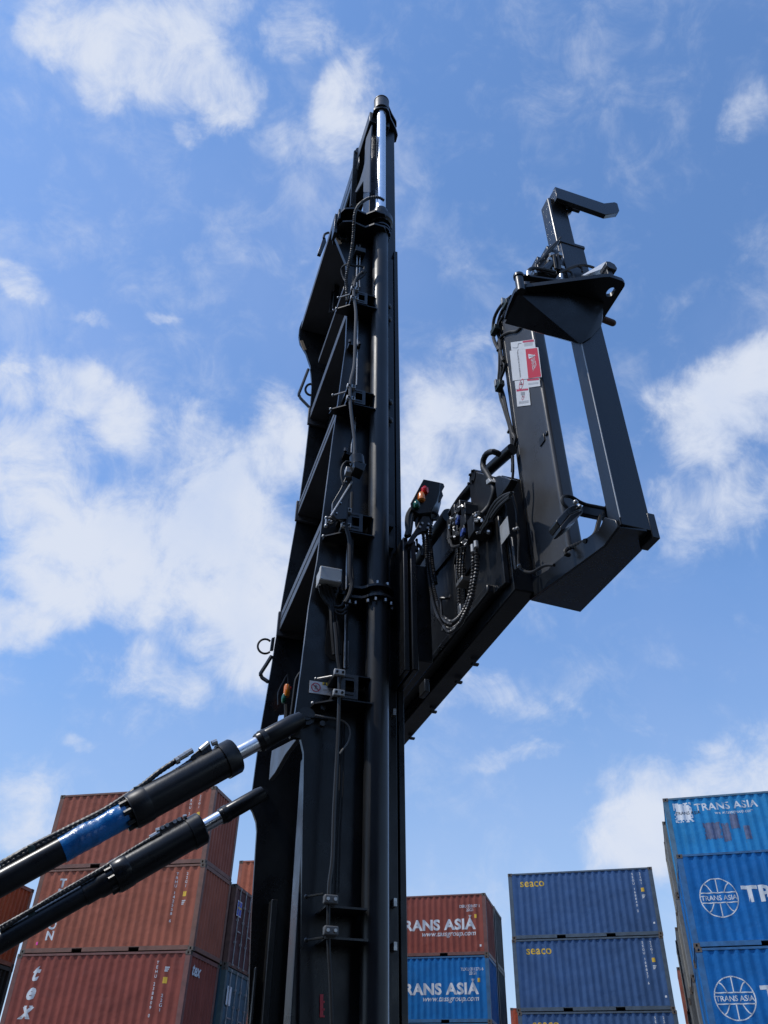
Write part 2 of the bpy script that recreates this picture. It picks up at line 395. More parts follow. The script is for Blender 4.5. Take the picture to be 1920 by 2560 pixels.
def container(loc, yaw, color, label, group, right='end', left=None):
    p, fr = PT[color]
    root = empty('shipping_container', label, 'shipping container', group)
    root.location = loc; root.rotation_euler = (0, 0, yaw)
    for s in ('front', 'back'): part('side_wall', kmesh('side_'+s, p, 'side_wall'), root)
    part('end_wall', kmesh('end_near', p, 'end_wall'), root)
    if right == 'door':
        for i in range(2):
            d = part('door', kmesh('door_%d' % i, p, 'door'), root)
            for j in range(2): part('locking_bar', kmesh('lock_%d_%d' % (i, j), BAR, 'locking_bar'), d)
    else: part('end_wall', kmesh('end_far', p, 'end_wall'), root)
    part('roof', kmesh('roof', p, 'roof'), root); part('floor', kmesh('floor', DARK, 'floor'), root)
    for i in range(2):
        part('top_rail', kmesh('top_rail_%d' % i, fr, 'top_rail'), root); part('bottom_rail', kmesh('bottom_rail_%d' % i, fr, 'bottom_rail'), root)
        part('end_rail', kmesh('end_rail_%d' % i, fr, 'end_rail'), root); part('end_sill', kmesh('end_sill_%d' % i, fr, 'end_sill'), root)
    for i in range(4): part('corner_post', kmesh('post_%d' % i, fr, 'corner_post'), root)
    for i in range(8): part('corner_casting', kmesh('casting_%d' % i, CAST, 'corner_casting'), root)
    return root
def on_panel(bm, root, name, mat, x, z, wear=0, end=False):
    """lay flat artwork (x right, y up) on the corrugated front of a container"""
    bmesh.ops.translate(bm, verts=bm.verts, vec=(x, z, 0))
    if not end:
        for bx, _ in CB:
            g = bm.verts[:]+bm.edges[:]+bm.faces[:]
            bmesh.ops.bisect_plane(bm, geom=g, plane_co=(bx, 0, 0), plane_no=(1, 0, 0))
        if wear:                                      # flaked paint
            kill = [f for f in bm.faces if noise.noise(Vector((f.calc_center_median().x*9, f.calc_center_median().y*9, wear))) > .42]
            bmesh.ops.delete(bm, geom=kill, context='FACES')
        for v in bm.verts: v.co = Vector((v.co.x, .012+corr_depth(v.co.x)-.004, v.co.y))
    else:
        for v in bm.verts: v.co = Vector((CL+.001, v.co.x, v.co.y))
    b = MB(); b.bm.free(); b.bm = bm
    return b.build(name, mat, root)
def rect_bm(w, h):
    bm = bmesh.new(); bm.faces.new([bm.verts.new(p) for p in ((0, 0, 0), (w, 0, 0), (w, h, 0), (0, h, 0))]); return bm
def stacked(txt, size, step=None):                 # letters one under another
    out = bmesh.new(); y = 0; step = step or size*1.0
    for ch in txt:
        if ch != ' ':
            t = text_mesh(ch, size, .012, align='CENTER'); me = bpy.data.meshes.new('t'); bmesh.ops.translate(t, verts=t.verts, vec=(0, y-size*.72, 0)); t.to_mesh(me); t.free(); out.from_mesh(me); bpy.data.meshes.remove(me)
            y -= step
        else: y -= step*.7
    return out
def code_v(root, code, typ, x, z, x2=None, size=.125, order='ty'):
    on_panel(stacked(code, size), root, 'lettering', LWT, x, z)
    x2 = x2 or x+.33
    if order == 'ty':
        on_panel(stacked(typ, size), root, 'lettering', LWT, x2, z); zz = z-.62
        on_panel(rect_bm(.13, .15), root, 'yellow_marking', LYE, x2-.05, zz-.13); on_panel(stacked('■▪', .01), root, 'lettering', LWT, x2, zz-.3) if 0 else None
        for k in range(3): on_panel(rect_bm(.14-.03*k, .032), root, 'small_marking', LWT, x2-.05, zz-.28-.05*k)
    else:
        for k in range(3): on_panel(rect_bm(.14-.02*k, .035), root, 'small_marking', LWT, x2-.05, z-.2-.05*k)
        on_panel(rect_bm(.13, .17), root, 'yellow_marking', LYE, x2-.06, z-.62); on_panel(stacked(typ, size), root, 'lettering', LWT, x2, z-.9)
def ragged(w, h, seed, n=22):
    bm = bmesh.new()
    for a in range(n):
        for c in range(n):
            e = min(a, c, n-1-a, n-1-c)/n
            if noise.noise(Vector((a*.33+seed*9, c*.33, seed)))*.5+.1 > e*3.2+.12: continue
            bm.faces.new([bm.verts.new(q) for q in ((a*w/n, c*h/n, 0), ((a+1)*w/n, c*h/n, 0), ((a+1)*w/n, (c+1)*h/n, 0), (a*w/n, (c+1)*h/n, 0))])
    return bm
def yv(d): return Vector((math.cos(d), math.sin(d), 0)), Vector((-math.sin(d), math.cos(d), 0))

# --- brown stack at the left
yB = R_(-13.5); dB, nB = yv(yB); B0 = Vector((-11.522, 30.068, 0)); topB = 13.26
rows = [('brown', 'topmost brown container of the left stack, behind the two black cylinders'),
        ('tbrown', 'brown container lettered with a vertical T under the topmost one, behind the black cylinders'),
        ('maroon', 'brown container with large white tex lettering down its left side'),
        ('brown', 'brown container second from the ground in the left stack below the tex one'),
        ('brown', 'brown container standing on the ground at the foot of the left stack')]
cB = []
for i, (c, l) in enumerate(rows):
    p = B0.copy(); p.z = topB-CH*(i+1)
    if i == 4: p.z = .0
    cB.append(container(p+dB*(.0, .03, -.02, .02, 0)[i], yB, c, l, 'brown containers stacked at the left'))
code_v(cB[0], 'TRHU 210526 9', '22G1', 5.18, CH-.28)
code_v(cB[1], 'TRHU 142558 6', '22G1', 5.1, CH-.25, 5.45)
code_v(cB[2], 'TEHU 238809 0', '22G1', 5.0, CH-.28, 5.32, order='yt')
def serif(chars, x, z, size, root, step):
    """condensed serif capitals and italics, one below the other"""
    for k, ch in enumerate(chars):
        if ch == ' ': continue
        bm = text_mesh(ch, size*1.35, .040, shear=.25 if ch in 'tex' else 0, align='CENTER')
        b = MB(); b.bm.free(); b.bm = bm
        q = {'T': ((-.13, .13, 0), (-.36, -.26, .74), (.26, .36, .74)), 'R': ((-.33, -.12, 0),), 'I': ((-.14, .14, 0), (-.14, .14, .9)), 'N': ((-.38, -.18, 0), (.16, .4, .92)),
             'x': ((-.36, -.14, 0), (.10, .34, 0), (-.20, .04, .66), (.22, .44, .66))}.get(ch, ())
        for a, c, h in q:
            b.poly([(u*size*1.0, v*size*1.0, 0) for u, v in ((a, h), (c, h), (c, h+.075), (a, h+.075))])
        on_panel(b.bm, root, 'lettering', LWT, x, z-step*k-size)
serif('TRITON', .93, CH-.30, .27, cB[1], .325)
serif('tex', .78, CH-.30, .46, cB[2], .52)
on_panel(text_mesh('tex', .48, .03, shear=.25), cB[2], 'lettering', LWT, .28, CH-.62, end=True)
on_panel(rect_bm(.07, .09), cB[1], 'pink_mark', pbr('pink_sticker', (.8, .05, .35), .5), .5, .25)
# neighbour at the far left
for i, (c, l) in enumerate((('orange', 'rusty orange container at the left edge of the photo, top of its stack'), ('dgreen', 'dark green container under the rusty orange one at the left edge'),
                            ('dgreen', 'dark green container second from the ground at the far left'), ('dgreen', 'dark green container on the ground at the far left'))):
    p = B0+dB*(-1.72-CL); p.z = (10.67-CH*(i+1)) if i < 3 else 0
    o = container(p, yB, c, l, 'containers at the left edge')
    if i == 0: code_v(o, 'TTNU 381170 2', '22G1', 4.9, CH-.25)
# second row behind the brown stack, doors facing right
for i, (c, l) in enumerate((('wine', 'dark wine-red container with rusty lock bars beside the mast, behind the brown stack'), ('pale', 'pale blue container with doors beside the mast, under the wine-red one'),
                            ('wine', 'wine-red container second from the ground behind the brown stack'), ('pale', 'pale blue container on the ground behind the brown stack'))):
    p = B0+dB*(.15)+nB*2.62; p.z = (10.67-CH*(i+1)) if i < 3 else 0
    o = container(p, yB, c, l, 'door-end containers behind the brown stack', right='door')
    if i == 0:
        m = [(rect_bm(.42, .5), WHT, .30, 1.62, .0), (rect_bm(.36, .44), pbr('blue_logo', (.02, .08, .45), .5), .33, 1.65, .004), (rect_bm(.3, .06), LYE, .36, 1.86, .008)]
        for bm, mt, x, z, e in m:
            q = on_panel(bm, o, 'logo_sticker', mt, x, z, end=True); q.location.x = e
    if i == 1:
        q = on_panel(rect_bm(.4, .55), o, 'logo_sticker', WHT, .3, 1.5, end=True)
for i in range(5):
    p = B0+dB*(3.6)+nB*8.9; p.z = 13.26-CH*(i+1) if i < 4 else 0
    container(p, yB, ('salmon', 'brown', 'salmon', 'brown', 'brown')[i], ('salmon-red container just left of the mast, highest behind the door-end containers', 'brown container under the salmon-red one', 'salmon container in the middle of the back left stack', 'brown container second from the ground in the back left stack', 'brown container on the ground in the back left stack')[i], 'back left stack')

# --- stack right of the mast (trans asia)
yM = R_(-15.7); dM, nM = yv(yM); M0 = Vector((-.617, 42.568, 0)); topM = 12.955
def ta_text(o, code, right, zt, size=.60):
    t = text_mesh('TRANS ASIA', size, .040, spacing=1.06, align='RIGHT', wide=1.10)
    on_panel(t, o, 'lettering', LWT, right, zt)
    on_panel(text_mesh('www.tassgroup.com', .30, .010, shear=.28, align='RIGHT', spacing=1.0, wide=1.02), o, 'lettering', LWT, right+.02, zt-.27)
    on_panel(text_mesh(code, .17, .01, align='RIGHT', spacing=.92), o, 'lettering', LWT, right+.28, CH-.60)
    on_panel(text_mesh('22G1', .17, .01, align='RIGHT', spacing=.92), o, 'lettering', LWT, right-.02, CH-.76)
    for k in range(3): on_panel(rect_bm(.12-.03*k, .03), o, 'small_marking', LWT, right-.27+.01*k, CH-.96-.05*k)
    on_panel(rect_bm(.11, .16), o, 'yellow_marking', LYE, right+.0, CH-1.06)
lm = [('maroon', 'maroon container with white TRANS ASIA letters right of the mast, top of its stack'), ('blue', 'bright blue container with TRANS ASIA letters under the maroon one'),
      ('blue', 'blue container below the bright blue one right of the mast'), ('maroon', 'maroon container second from the ground right of the mast'), ('blue', 'blue container on the ground right of the mast')]
for i, (c, l) in enumerate(lm):
    p = M0.copy(); p.z = topM-CH*(i+1); o = container(p, yM, c, l, 'front containers right of the mast')
    if i == 0: ta_text(o, 'DSIU 228137 1', 5.50, CH-1.50); on_panel(rect_bm(.08, .09), o, 'sticker', LWT, 5.68, .35)
    if i == 1: ta_text(o, 'TLXU 201276 6', 5.52, CH-1.50)
for i in range(5):
    p = M0+nM*2.56+dM*.03; p.z = topM-CH*(i+1)
    container(p, yM, ('dgrey', 'dteal', 'dteal', 'dgrey', 'dteal')[i], ('dark grey weathered container end behind the maroon one', 'dark teal container end behind the bright blue one', 'dark teal container behind the lower blue one', 'dark grey container second from the ground in the back row', 'dark teal container on the ground in the back row')[i], 'back row right of the mast')
# --- navy stack
yS = R_(-16); dS, nS = yv(yS); S0 = Vector((5.817, 37.635, 0))
ln = ['topmost navy container with yellow seaco lettering', 'second navy container with yellow seaco lettering, middle of the visible three', 'third navy container, cut off by the bottom edge of the photo', 'navy container second from the ground', 'navy container on the ground']
for i in range(5):
    p = S0+dS*(0, -.02, .01, 0, 0)[i]; p.z = topM-CH*(i+1); o = container(p, yS, 'navy', ln[i], 'navy containers')
    on_panel(text_mesh('seaco', .44, .014, spacing=1.04), o, 'lettering', LYE, .50+.06*(i > 0), CH-.56)
    code_v(o, ('SEGU 168840 2', 'SEGU 168837 6', 'SEGU 168811 0', 'SEGU 168824 4', 'SEGU 168852 1')[i], '22G1', 5.22, CH-.20, 5.53)
    on_panel(rect_bm(.07, .07), o, 'sticker', LWT, 5.75, .42)
# --- blue stack at the right
yR = R_(-17.8); dR, nR = yv(yR); R0 = Vector((9.329, 26.281, 0)); topR = 10.67
def globe(o, x, z, r):
    w = .030
    def arc(pts):
        bm = bmesh.new()
        for (a, b) in zip(pts, pts[1:]):
            a = Vector((*a, 0)); b = Vector((*b, 0)); d = (b-a).normalized(); n = Vector((-d.y, d.x, 0))*w/2; e = d*w*.15
            bm.faces.new([bm.verts.new(q) for q in (a-n-e, b-n+e, b+n+e, a+n-e)])
        return bm
    C = [(r*math.cos(t*math.pi/24), r*math.sin(t*math.pi/24)) for t in range(49)]
    hb = .26*r; xe = math.sqrt(r*r-hb*hb)
    L = [C, [(-xe, hb), (xe, hb)], [(-xe, -hb), (xe, -hb)], [(0, hb), (0, r)], [(0, -hb), (0, -r)]]
    for sx in (-1, 1):
        for sy in (-1, 1):
            L.append([(sx*r*(.70-.42*math.sin(t/6*math.pi/2)**1.0), sy*(r*.72-(r*.72-hb)*(t/6))) if False else (sx*r*(.66-.34*(t/6)**.6), sy*(r*.74-(r*.74-hb)*(t/6))) for t in range(7)])
    for pts in L: on_panel(arc(pts), o, 'globe_emblem', LWT, x, z)
    on_panel(text_mesh('TRANS ASIA', .19, .012, align='CENTER', spacing=.98), o, 'lettering', LWT, x, z-.07)
lr = [('blue2', 'bright blue container with white globe emblem at the right edge, front row top'), ('blue2', 'bright blue container with globe emblem at the lower right corner'),
      ('blue2', 'blue container second from the ground at the right'), ('blue2', 'blue container on the ground at the right')]
for i, (c, l) in enumerate(lr):
    p = R0+dR*(0, .03, 0, 0)[i]; p.z = (topR-CH*(i+1)) if i < 3 else 0
    o = container(p, yR, c, l, 'blue containers at the right')
    if i < 2:
        globe(o, (.98, .80)[i], CH-1.28, .53); on_panel(text_mesh('TRANS ASIA', .60, .040, spacing=1.06, wide=1.15), o, 'lettering', LWT, (1.66, 1.52)[i], CH-1.42, wear=3 if i == 0 else 0)
p = R0+nR*2.54+dR*(-.02); p.z = 13.26-CH
o = container(p, yR, 'azure', 'light blue container with peeling white square sticker, above and behind the bright blue ones', 'row behind the blue stack')
lg = bmesh.new(); n = 16
for a in range(n):
    for b_ in range(n):
        edge = min(a, b_, n-1-a, n-1-b_) < 2
        if edge and noise.noise(Vector((a*.7, b_*.7, 2.3))) > .12: continue
        lg.faces.new([lg.verts.new(q) for q in ((a*.60/n, b_*.66/n, 0), ((a+1)*.60/n, b_*.66/n, 0), ((a+1)*.60/n, (b_+1)*.66/n, 0), (a*.60/n, (b_+1)*.66/n, 0))])
q = on_panel(lg, o, 'peeling_sticker', WHT, .30, CH-.86)
q = on_panel(text_mesh('TRANS ASIA', .15, .008), o, 'lettering', INK, .34, CH-.60); q.location.y = -.004
on_panel(text_mesh('TRANS ASIA', .34, .022, spacing=1.06, wide=1.05), o, 'lettering', LWT, 1.0, CH-.50, wear=1)
on_panel(text_mesh('www.tassgroup.com', .15, .012), o, 'lettering', LWT, 1.62, CH-.66, wear=2)
for x, z, w, h in ((1.15, 1.12, .55, .55), (1.72, 1.02, .26, .60), (2.04, 1.42, .28, .50), (2.42, 1.05, .2, .45)): on_panel(ragged(w, h, x), o, 'repaint_patch', PATCH, x, z)
sh = [('blue2', -.02), ('grey', -.11), ('tan', -.17), ('grey', -.25), ('tan', -.34)]
for r in range(1, 6):
    for k in range(5):
        if r == 1 and k == 0: continue
        z = 13.26-CH*(k+1) if k < 4 else 0
        off = sh[r-1][1]+random.uniform(-.035, .035) if r > 1 else -.02
        if r >= 4 and k == 0: continue
        container(R0+nR*2.54*r+dR*off+Vector((0, 0, z)), yR, sh[r-1][0] if (k < 2 or r == 1) else random.choice(('grey', 'tan', 'salmon', 'dgrey')),
                  '%s container, %s in row %s blue stack' % (('blue', 'grey', 'tan', 'pale grey', 'dull tan')[r-1], ('topmost', 'second from top', 'middle one', 'second from the ground', 'lowest')[k], ('just behind the front', 'two deep behind the', 'three deep behind the', 'four deep behind the', 'farthest behind the')[r-1]),
                  'rows of containers behind the blue stack')
for i in range(4):
    container(R0+nR*17+dR*-.42+Vector((0, 0, 10.364-CH*(i+1))), yR, 'salmon', ('salmon container edge peeping out behind the grey rows at the right, top', 'salmon container behind the grey rows, second from top', 'salmon container behind the grey rows, third from top', 'salmon container behind the grey rows, on the ground')[i], 'far right back stack')
    container(M0+nM*16+dM*4.82+Vector((0, 0, 10.364-CH*(i+1))), yM, 'red', ('orange-red container whose corner shows left of the lowest visible navy one', 'orange-red container under the one left of the navy stack', 'orange-red container third from top behind the navy stack', 'orange-red container on the ground behind the navy stack')[i], 'orange-red stack behind the navy one')


# --- unseen containers added behind the viewer to darken what the glossy paint mirrors
yK = R_(-17); dK, nK = yv(yK)
for c_ in range(4):
    for k in range(5):
        container(dK*(-13.5+6.3*c_)-nK*10.5+Vector((0, 0, CH*k)), yK, ('dgreen', 'wine', 'dteal', 'brown', 'dgrey')[(c_*2+k) % 5],
                  '%s added container of the %s column, unseen behind the viewer, %s' % (('dark green', 'wine-red', 'dark teal', 'brown', 'dark grey')[(c_*2+k) % 5], ('first', 'second', 'third', 'fourth')[c_], ('on the ground', 'second level', 'third level', 'fourth level', 'top level')[k]), 'added containers behind the viewer')

# ================================================================ container handler: mast, tilt cylinders, side spreader
# machine axes: x forward (towards the spreader), y across the machine away from the camera, z up the slightly leaning mast
TL, YW = .0207, R_(-17)
ax0 = Vector((math.cos(YW), -math.sin(YW), 0)); AY = Vector((math.sin(YW), math.cos(YW), 0)); az0 = Vector((0, 0, 1))
AX = ax0*math.cos(TL)+az0*math.sin(TL); AZ = az0*math.cos(TL)-ax0*math.sin(TL)
CT = Vector((CAM_Z*AX.z, 0, CAM_Z*AZ.z))
REG = dict(z1=(680,220,.2411), z2=(720,660,.226), z3=(640,1120,.2652), z4=(600,1600,.2893), z5=(1180,440,.2652), z6=(1160,800,.3437), z7=(600,2000,.2893),
           a=(980,1160,.2532), t=(0,1800,.4219), c=(1300,1240,.217), d=(1200,700,.217), e=(1220,1140,.19), g=(1000,1500,.217), h=(740,560,.1356),
           i=(1180,820,.16275), j=(820,240,.12055), k=(1120,1240,.10247), l=(1000,1180,.09946), m=(700,1700,.1808), p=(0,0,1))
def at(rg, x, y, X=None, Y=None, Z=None):
    """point of a real plane (X, Y or Z of the machine) measured from a detail of the photograph"""
    o = REG[rg]; w = wray(o[0]+x*o[2], o[1]+y*o[2]); d = Vector((w.dot(AX), w.dot(AY), w.dot(AZ)))
    t = (X-CT.x)/d.x if X is not None else (Y-CT.y)/d.y if Y is not None else (Z-CT.z)/d.z
    return CT+d*t
BASE = Vector((1.3, 5.25, 0))
H = empty('container_handler', 'black mast, tilt cylinders and side spreader of an empty container handler', 'container handler')
H.matrix_world = Matrix(((AX.x, AY.x, AZ.x, 0), (AX.y, AY.y, AZ.y, 0), (AX.z, AY.z, AZ.z, 0), (0, 0, 0, 1)))
H.matrix_world.translation = AX*BASE.x+AY*BASE.y+AZ*BASE.z
EACH = {'hose_fitting', 'cable_clamp', 'clamp_bolt', 'screw', 'rail_nut', 'fastener', 'arm_bolt', 'cable_tie', 'solenoid_plug', 'hose_ferrule', 'clamp_plate', 'lamp_bolt', 'red_mark', 'cable_clip', 'cable_gland'}
def islands(bm):
    seen, out = set(), []
    for v in bm.verts:
        if v in seen: continue
        st_, g = [v], []; seen.add(v)
        while st_:
            a = st_.pop(); g.append(a)
            for e in a.link_edges:
                o_ = e.other_vert(a)
                if o_ not in seen: seen.add(o_); st_.append(o_)
        out.append(g)
    return out
def hb(b, name, mat, parent=None, bevel=0, label=None):
    if name in EACH:
        isl = islands(b.bm)
        if len(isl) > 1:
            for g in isl:
                n = MB(); m_ = {v: n.bm.verts.new(v.co) for v in g}
                for f in {f for v in g for f in v.link_faces}: n.bm.faces.new([m_[v] for v in f.verts])
                o = hb(n, name, mat, parent, bevel, label)
            b.bm.free(); return o
    bmesh.ops.translate(b.bm, verts=b.bm.verts, vec=-BASE)
    while parent and parent.parent and parent.parent.parent: parent = parent.parent      # never deeper than thing > part > sub-part
    o = b.build(name, mat, parent or H, bevel)
    if label: o['label'] = label
    return o
def cut(o, b):
    bmesh.ops.translate(b.bm, verts=b.bm.verts, vec=-BASE); c = b.build('cutter', None, H)
    m = o.modifiers.new('c', 'BOOLEAN'); m.object = c; m.operation = 'DIFFERENCE'; m.solver = 'EXACT'
    bpy.context.view_layer.update()
    me = bpy.data.meshes.new_from_object(o.evaluated_get(bpy.context.evaluated_depsgraph_get()))
    o.modifiers.clear(); old = o.data; o.data = me; bpy.data.objects.remove(c); me.set_sharp_from_angle(angle=R_(35))
V = Vector
Y0, Y1 = 4.5, 6.0
def bolts(b, pts, ax, r=.012, h=.012):
    ax = V(ax).normalized()
    for p in pts: b.cyl(V(p), V(p)+ax*h, r, 6)

# --- outer mast, near upright
ZF1, ZF2 = at('z1',760,1238,Y=4.31).z, at('z1',740,1372,Y=4.33).z
rear = [at('z1',632,1480,Y=Y0), at('z1',700,1650,Y=Y0), at('z1',770,1820,Y=Y0), at('h',945,960,Y=Y0), at('z2',652,600,Y=Y0), at('z2',640,900,Y=Y0), at('z2',592,1250,Y=Y0), at('z2',545,1600,Y=Y0), at('z2',500,1900,Y=Y0), at('z2',460,2212,Y=Y0),
        at('z3',610,800,Y=Y0), at('z3',580,1050,Y=Y0), at('z3',500,1480,Y=Y0), at('z3',425,2100,Y=Y0), at('z4',470,680,Y=Y0), at('m',120,560,Y=Y0), at('m',90,680,Y=Y0), at('m',150,790,Y=Y0), at('m',285,800,Y=Y0), at('m',330,1000,Y=Y0), at('m',325,1400,Y=Y0), at('m',310,2200,Y=Y0),
        at('z7',530,1100,Y=Y0), at('z7',515,1936,Y=Y0)]
xe = rear[-1].x
b = MB(); b.prism([V((1.563, Y0, ZF1-.02)), V((rear[0].x, Y0, ZF1-.01))]+rear+[V((xe, Y0, .25)), V((1.563, Y0, .25))], (0, .035, 0))
up = hb(b, 'mast_upright', BLK)
b = MB(); b.box(1.556, 1.606, Y0+.004, Y0+.16, .25, 9.9); hb(b, 'guide_rail', BLK, up, .006)
b = MB(); b.box(1.06, 1.10, Y0+.037, Y0+.20, .25, 4.9); b.box(xe+.004, xe+.02, Y0+.037, Y0+.075, .25, 4.4); hb(b, 'stiffener', BLK2, up, .004)
lugn = at('z4',575,655,Y=Y0-.03)
b = MB(); b.cyl(lugn, lugn+V((0,.04,0)), .055, 24); b.cyl(lugn+V((0,-.012,0)), lugn, .03, 16); b.box(lugn.x-.01, lugn.x+.13, Y0-.045, Y0-.02, lugn.z-.012, lugn.z+.012)
bolts(b, [lugn+V((.09,-.01,.05)), lugn+V((.09,-.01,-.05))], (0,-1,0), .018, .03); hb(b, 'pivot_pin', STL if 0 else BLK2, up)
b = MB(); b.prism([at('z3',680,1620,Y=Y0-.004), at('z3',745,1580,Y=Y0-.004), at('z3',800,1590,Y=Y0-.004), at('z3',832,1640,Y=Y0-.004), at('z3',820,1800,Y=Y0-.004), at('z3',765,2005,Y=Y0-.004), at('z3',705,1995,Y=Y0-.004), at('z3',655,1940,Y=Y0-.004), at('z3',652,1860,Y=Y0-.004)], (0,.003,0)); hb(b, 'access_opening', DARK, up)
# --- inner mast, near upright, standing taller
Zp = at('j', 1108, 365, Y=4.40).z; ZT = Zp-.03
b = MB(); b.box(1.363, 1.648, 4.55, 4.80, .3, ZT); iu = hb(b, 'inner_upright', BLK, None, .006)
b = MB(); b.box(1.614, 1.652, Y0+.004, 4.548, .3, 10.05); hb(b, 'roller_track', BLK, iu, .004)
b = MB(); b.box(1.363, 1.645, 5.80, 5.97, .3, ZT); hb(b, 'inner_upright', BLK, None, .006)
J = lambda *p: [at('j', x, y, X=1.306) for x, y in p]
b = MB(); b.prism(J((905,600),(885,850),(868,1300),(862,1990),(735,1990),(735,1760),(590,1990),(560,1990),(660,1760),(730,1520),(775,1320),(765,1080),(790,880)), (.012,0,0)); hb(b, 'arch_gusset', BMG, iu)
b = MB(); b.box(1.318, 1.56, 4.46, 6.05, ZT-.10, ZT+.12); b.box(1.322, 1.337, 4.9, 6.05, ZT-.26, ZT-.10); hb(b, 'top_crossbeam', BLK, None, .01)
pl = [(950,290),(1000,255),(1110,235),(1220,258),(1270,330),(1300,470),(1410,690),(1447,820),(1410,960),(1200,1010),(930,1000),(905,620),(925,400)]
b = MB(); b.prism([at('j', x, y, Z=Zp) for x, y in pl], (0,0,.045)); hb(b, 'head_plate', BLK)
b = MB(); b.prism([at('j', x, y, Z=Zp+.16) for x, y in ((1240,190),(1270,240),(1330,380),(1420,540),(1425,640),(1380,700),(1000,600),(980,300))], (0,0,.03)); hb(b, 'head_plate', BLK)
cc = V((at('j', 1108, 365, Y=4.40).x, 4.40, Zp+.046)); ct_ = (at('j', 1108, 62, Y=4.40).z-cc.z)*.76; b = MB(); b.ring(cc, cc+V((0,0,.5)), [(0,.088),(ct_*.82,.088),(ct_*.83,.08),(ct_*.9,.08),(ct_*.91,.089),(ct_*.97,.089),(ct_,.08)], 32); hb(b, 'cylinder_cap', BMG)
# chain sheaves and chains
for (jx, jy, Yp, bot) in ((700,1200,5.0,('z1',845,1240)),):
    c = at('j', jx, jy, Y=Yp); b = MB(); b.ring(c-V((0,.03,0)), c+V((0,.03,0)), [(0,.085),(.01,.085),(.015,.07),(.045,.07),(.05,.085),(.06,.085)], 28); b.cyl(c-V((0,.05,0)), c+V((0,.05,0)), .03, 12); hb(b, 'chain_sheave', BLK2)
    p0 = at('j', 585, 1160, Y=Yp); p1 = at('z1', 835, 1235, Y=Yp); b = MB()
    n = 70
    for q in range(n):
        t = q/n; c = p0.lerp(p1, t); w = .03 if q % 2 else .022
        b.box(c.x-w, c.x+w, c.y-.012, c.y+.012, c.z-.018, c.z+.014)
    hb(b, 'lift_chain', BLK2)
for (q0, q1, Yp) in ((('h',740,960),('h',655,1640),5.4),(('h',770,940),('h',720,1560),5.3)):
    p0 = at(*q0, Y=Yp); p1 = at(*q1, Y=Yp); b = MB()
    for q in range(46):
        c = p0.lerp(p1, q/46); w = .028 if q % 2 else .02
        b.box(c.x-w, c.x+w, c.y-.01, c.y+.01, c.z-.016, c.z+.012)
    hb(b, 'lift_chain', BLK2)
p0 = at('h',722,1120,Y=5.35); p1 = at('h',690,1590,Y=5.35); b = MB(); b.cyl(p0, p1, .012, 10); hb(b, 'chain_anchor_rod', CHR)
# --- outer mast, far upright
F = lambda rg, *p: [at(rg, x, y, Y=Y1) for x, y in p]
fr_ = F('z2',(150,640),(128,700),(120,790),(135,870),(200,980),(250,1130),(265,1330),(245,1650),(225,1850),(185,2212))+F('z3',(400,580),(235,1520),(140,2100))+F('z4',(170,830),(110,1280),(90,1340),(85,1440),(110,1480),(140,1570),(146,1650))+F('z7',(130,520),(100,1000),(70,1936))
b = MB(); b.prism([V((1.653, Y1, 10.66)), V((fr_[0].x+.05, Y1, 10.66))]+fr_+[V((fr_[-1].x, Y1, .25)), V((1.653, Y1, .25))], (0, .035, 0)); fu = hb(b, 'mast_upright', BLK)
sl_ = [at('z4', x, y, Y=Y1-.1) for x, y in ((356,612),(375,592),(410,588),(432,606),(434,800),(330,800))]
b = MB(); b.prism(sl_, (0,.4,0)); cut(fu, b)
b = MB(); b.box(fr_[-1].x+.004, fr_[-1].x+.02, 5.95, Y1-.002, .25, 4.0); b.box(1.18,1.22, 5.9, Y1-.002, .25, 4.4); hb(b, 'stiffener', BLK2, fu, .004)
pf = at('z4',197,1318,Y=Y1-.02); b = MB(); b.cyl(pf, pf+V((0,.03,0)), .045, 20); bolts(b, [pf+V((.02,0,-.0))], (0,-1,0), .016, .02); hb(b, 'pivot_pin', BLK2, fu)
for q in (((at('z2',225,1165,Y=6.04)), at('z2',120,1440,Y=6.04), at('z2',138,1485,Y=6.04), at('z2',240,1590,Y=6.02)), (at('z4',272,140,Y=6.04), at('z4',178,290,Y=6.04), at('z4',190,325,Y=6.04), at('z4',243,362,Y=6.02))):
    b = MB(); pts = []
    for u, v in zip(q, q[1:]): pts += [u, u.lerp(v, .5)]
    b.tube(pts+[q[-1]], .016, 8); hb(b, 'guard_bar', BLK2, fu)
for o0, rx in ((('z3',85,1870),68),(('z2',255,1390),62)):
    pts = [at(o0[0], o0[1]+rx*math.cos(a), o0[2]+rx*math.sin(a), Y=6.05) for a in [R_(x) for x in range(50, 330, 14)]]
    b = MB(); b.tube(pts, .009 if rx == 68 else .013, 7); hb(b, 'cable_loop', RUB, fu)
b = MB(); 
for y0_, y1_ in ((1790,1900),(1960,1975)):
    b.prism([at('z3',150,y0_,Y=6.04), at('z3',180,y0_-10,Y=6.04), at('z3',165,y1_,Y=6.04), at('z3',135,y1_,Y=6.04)], (0,.03,0))
hb(b, 'cable_clip', BLK2, fu)
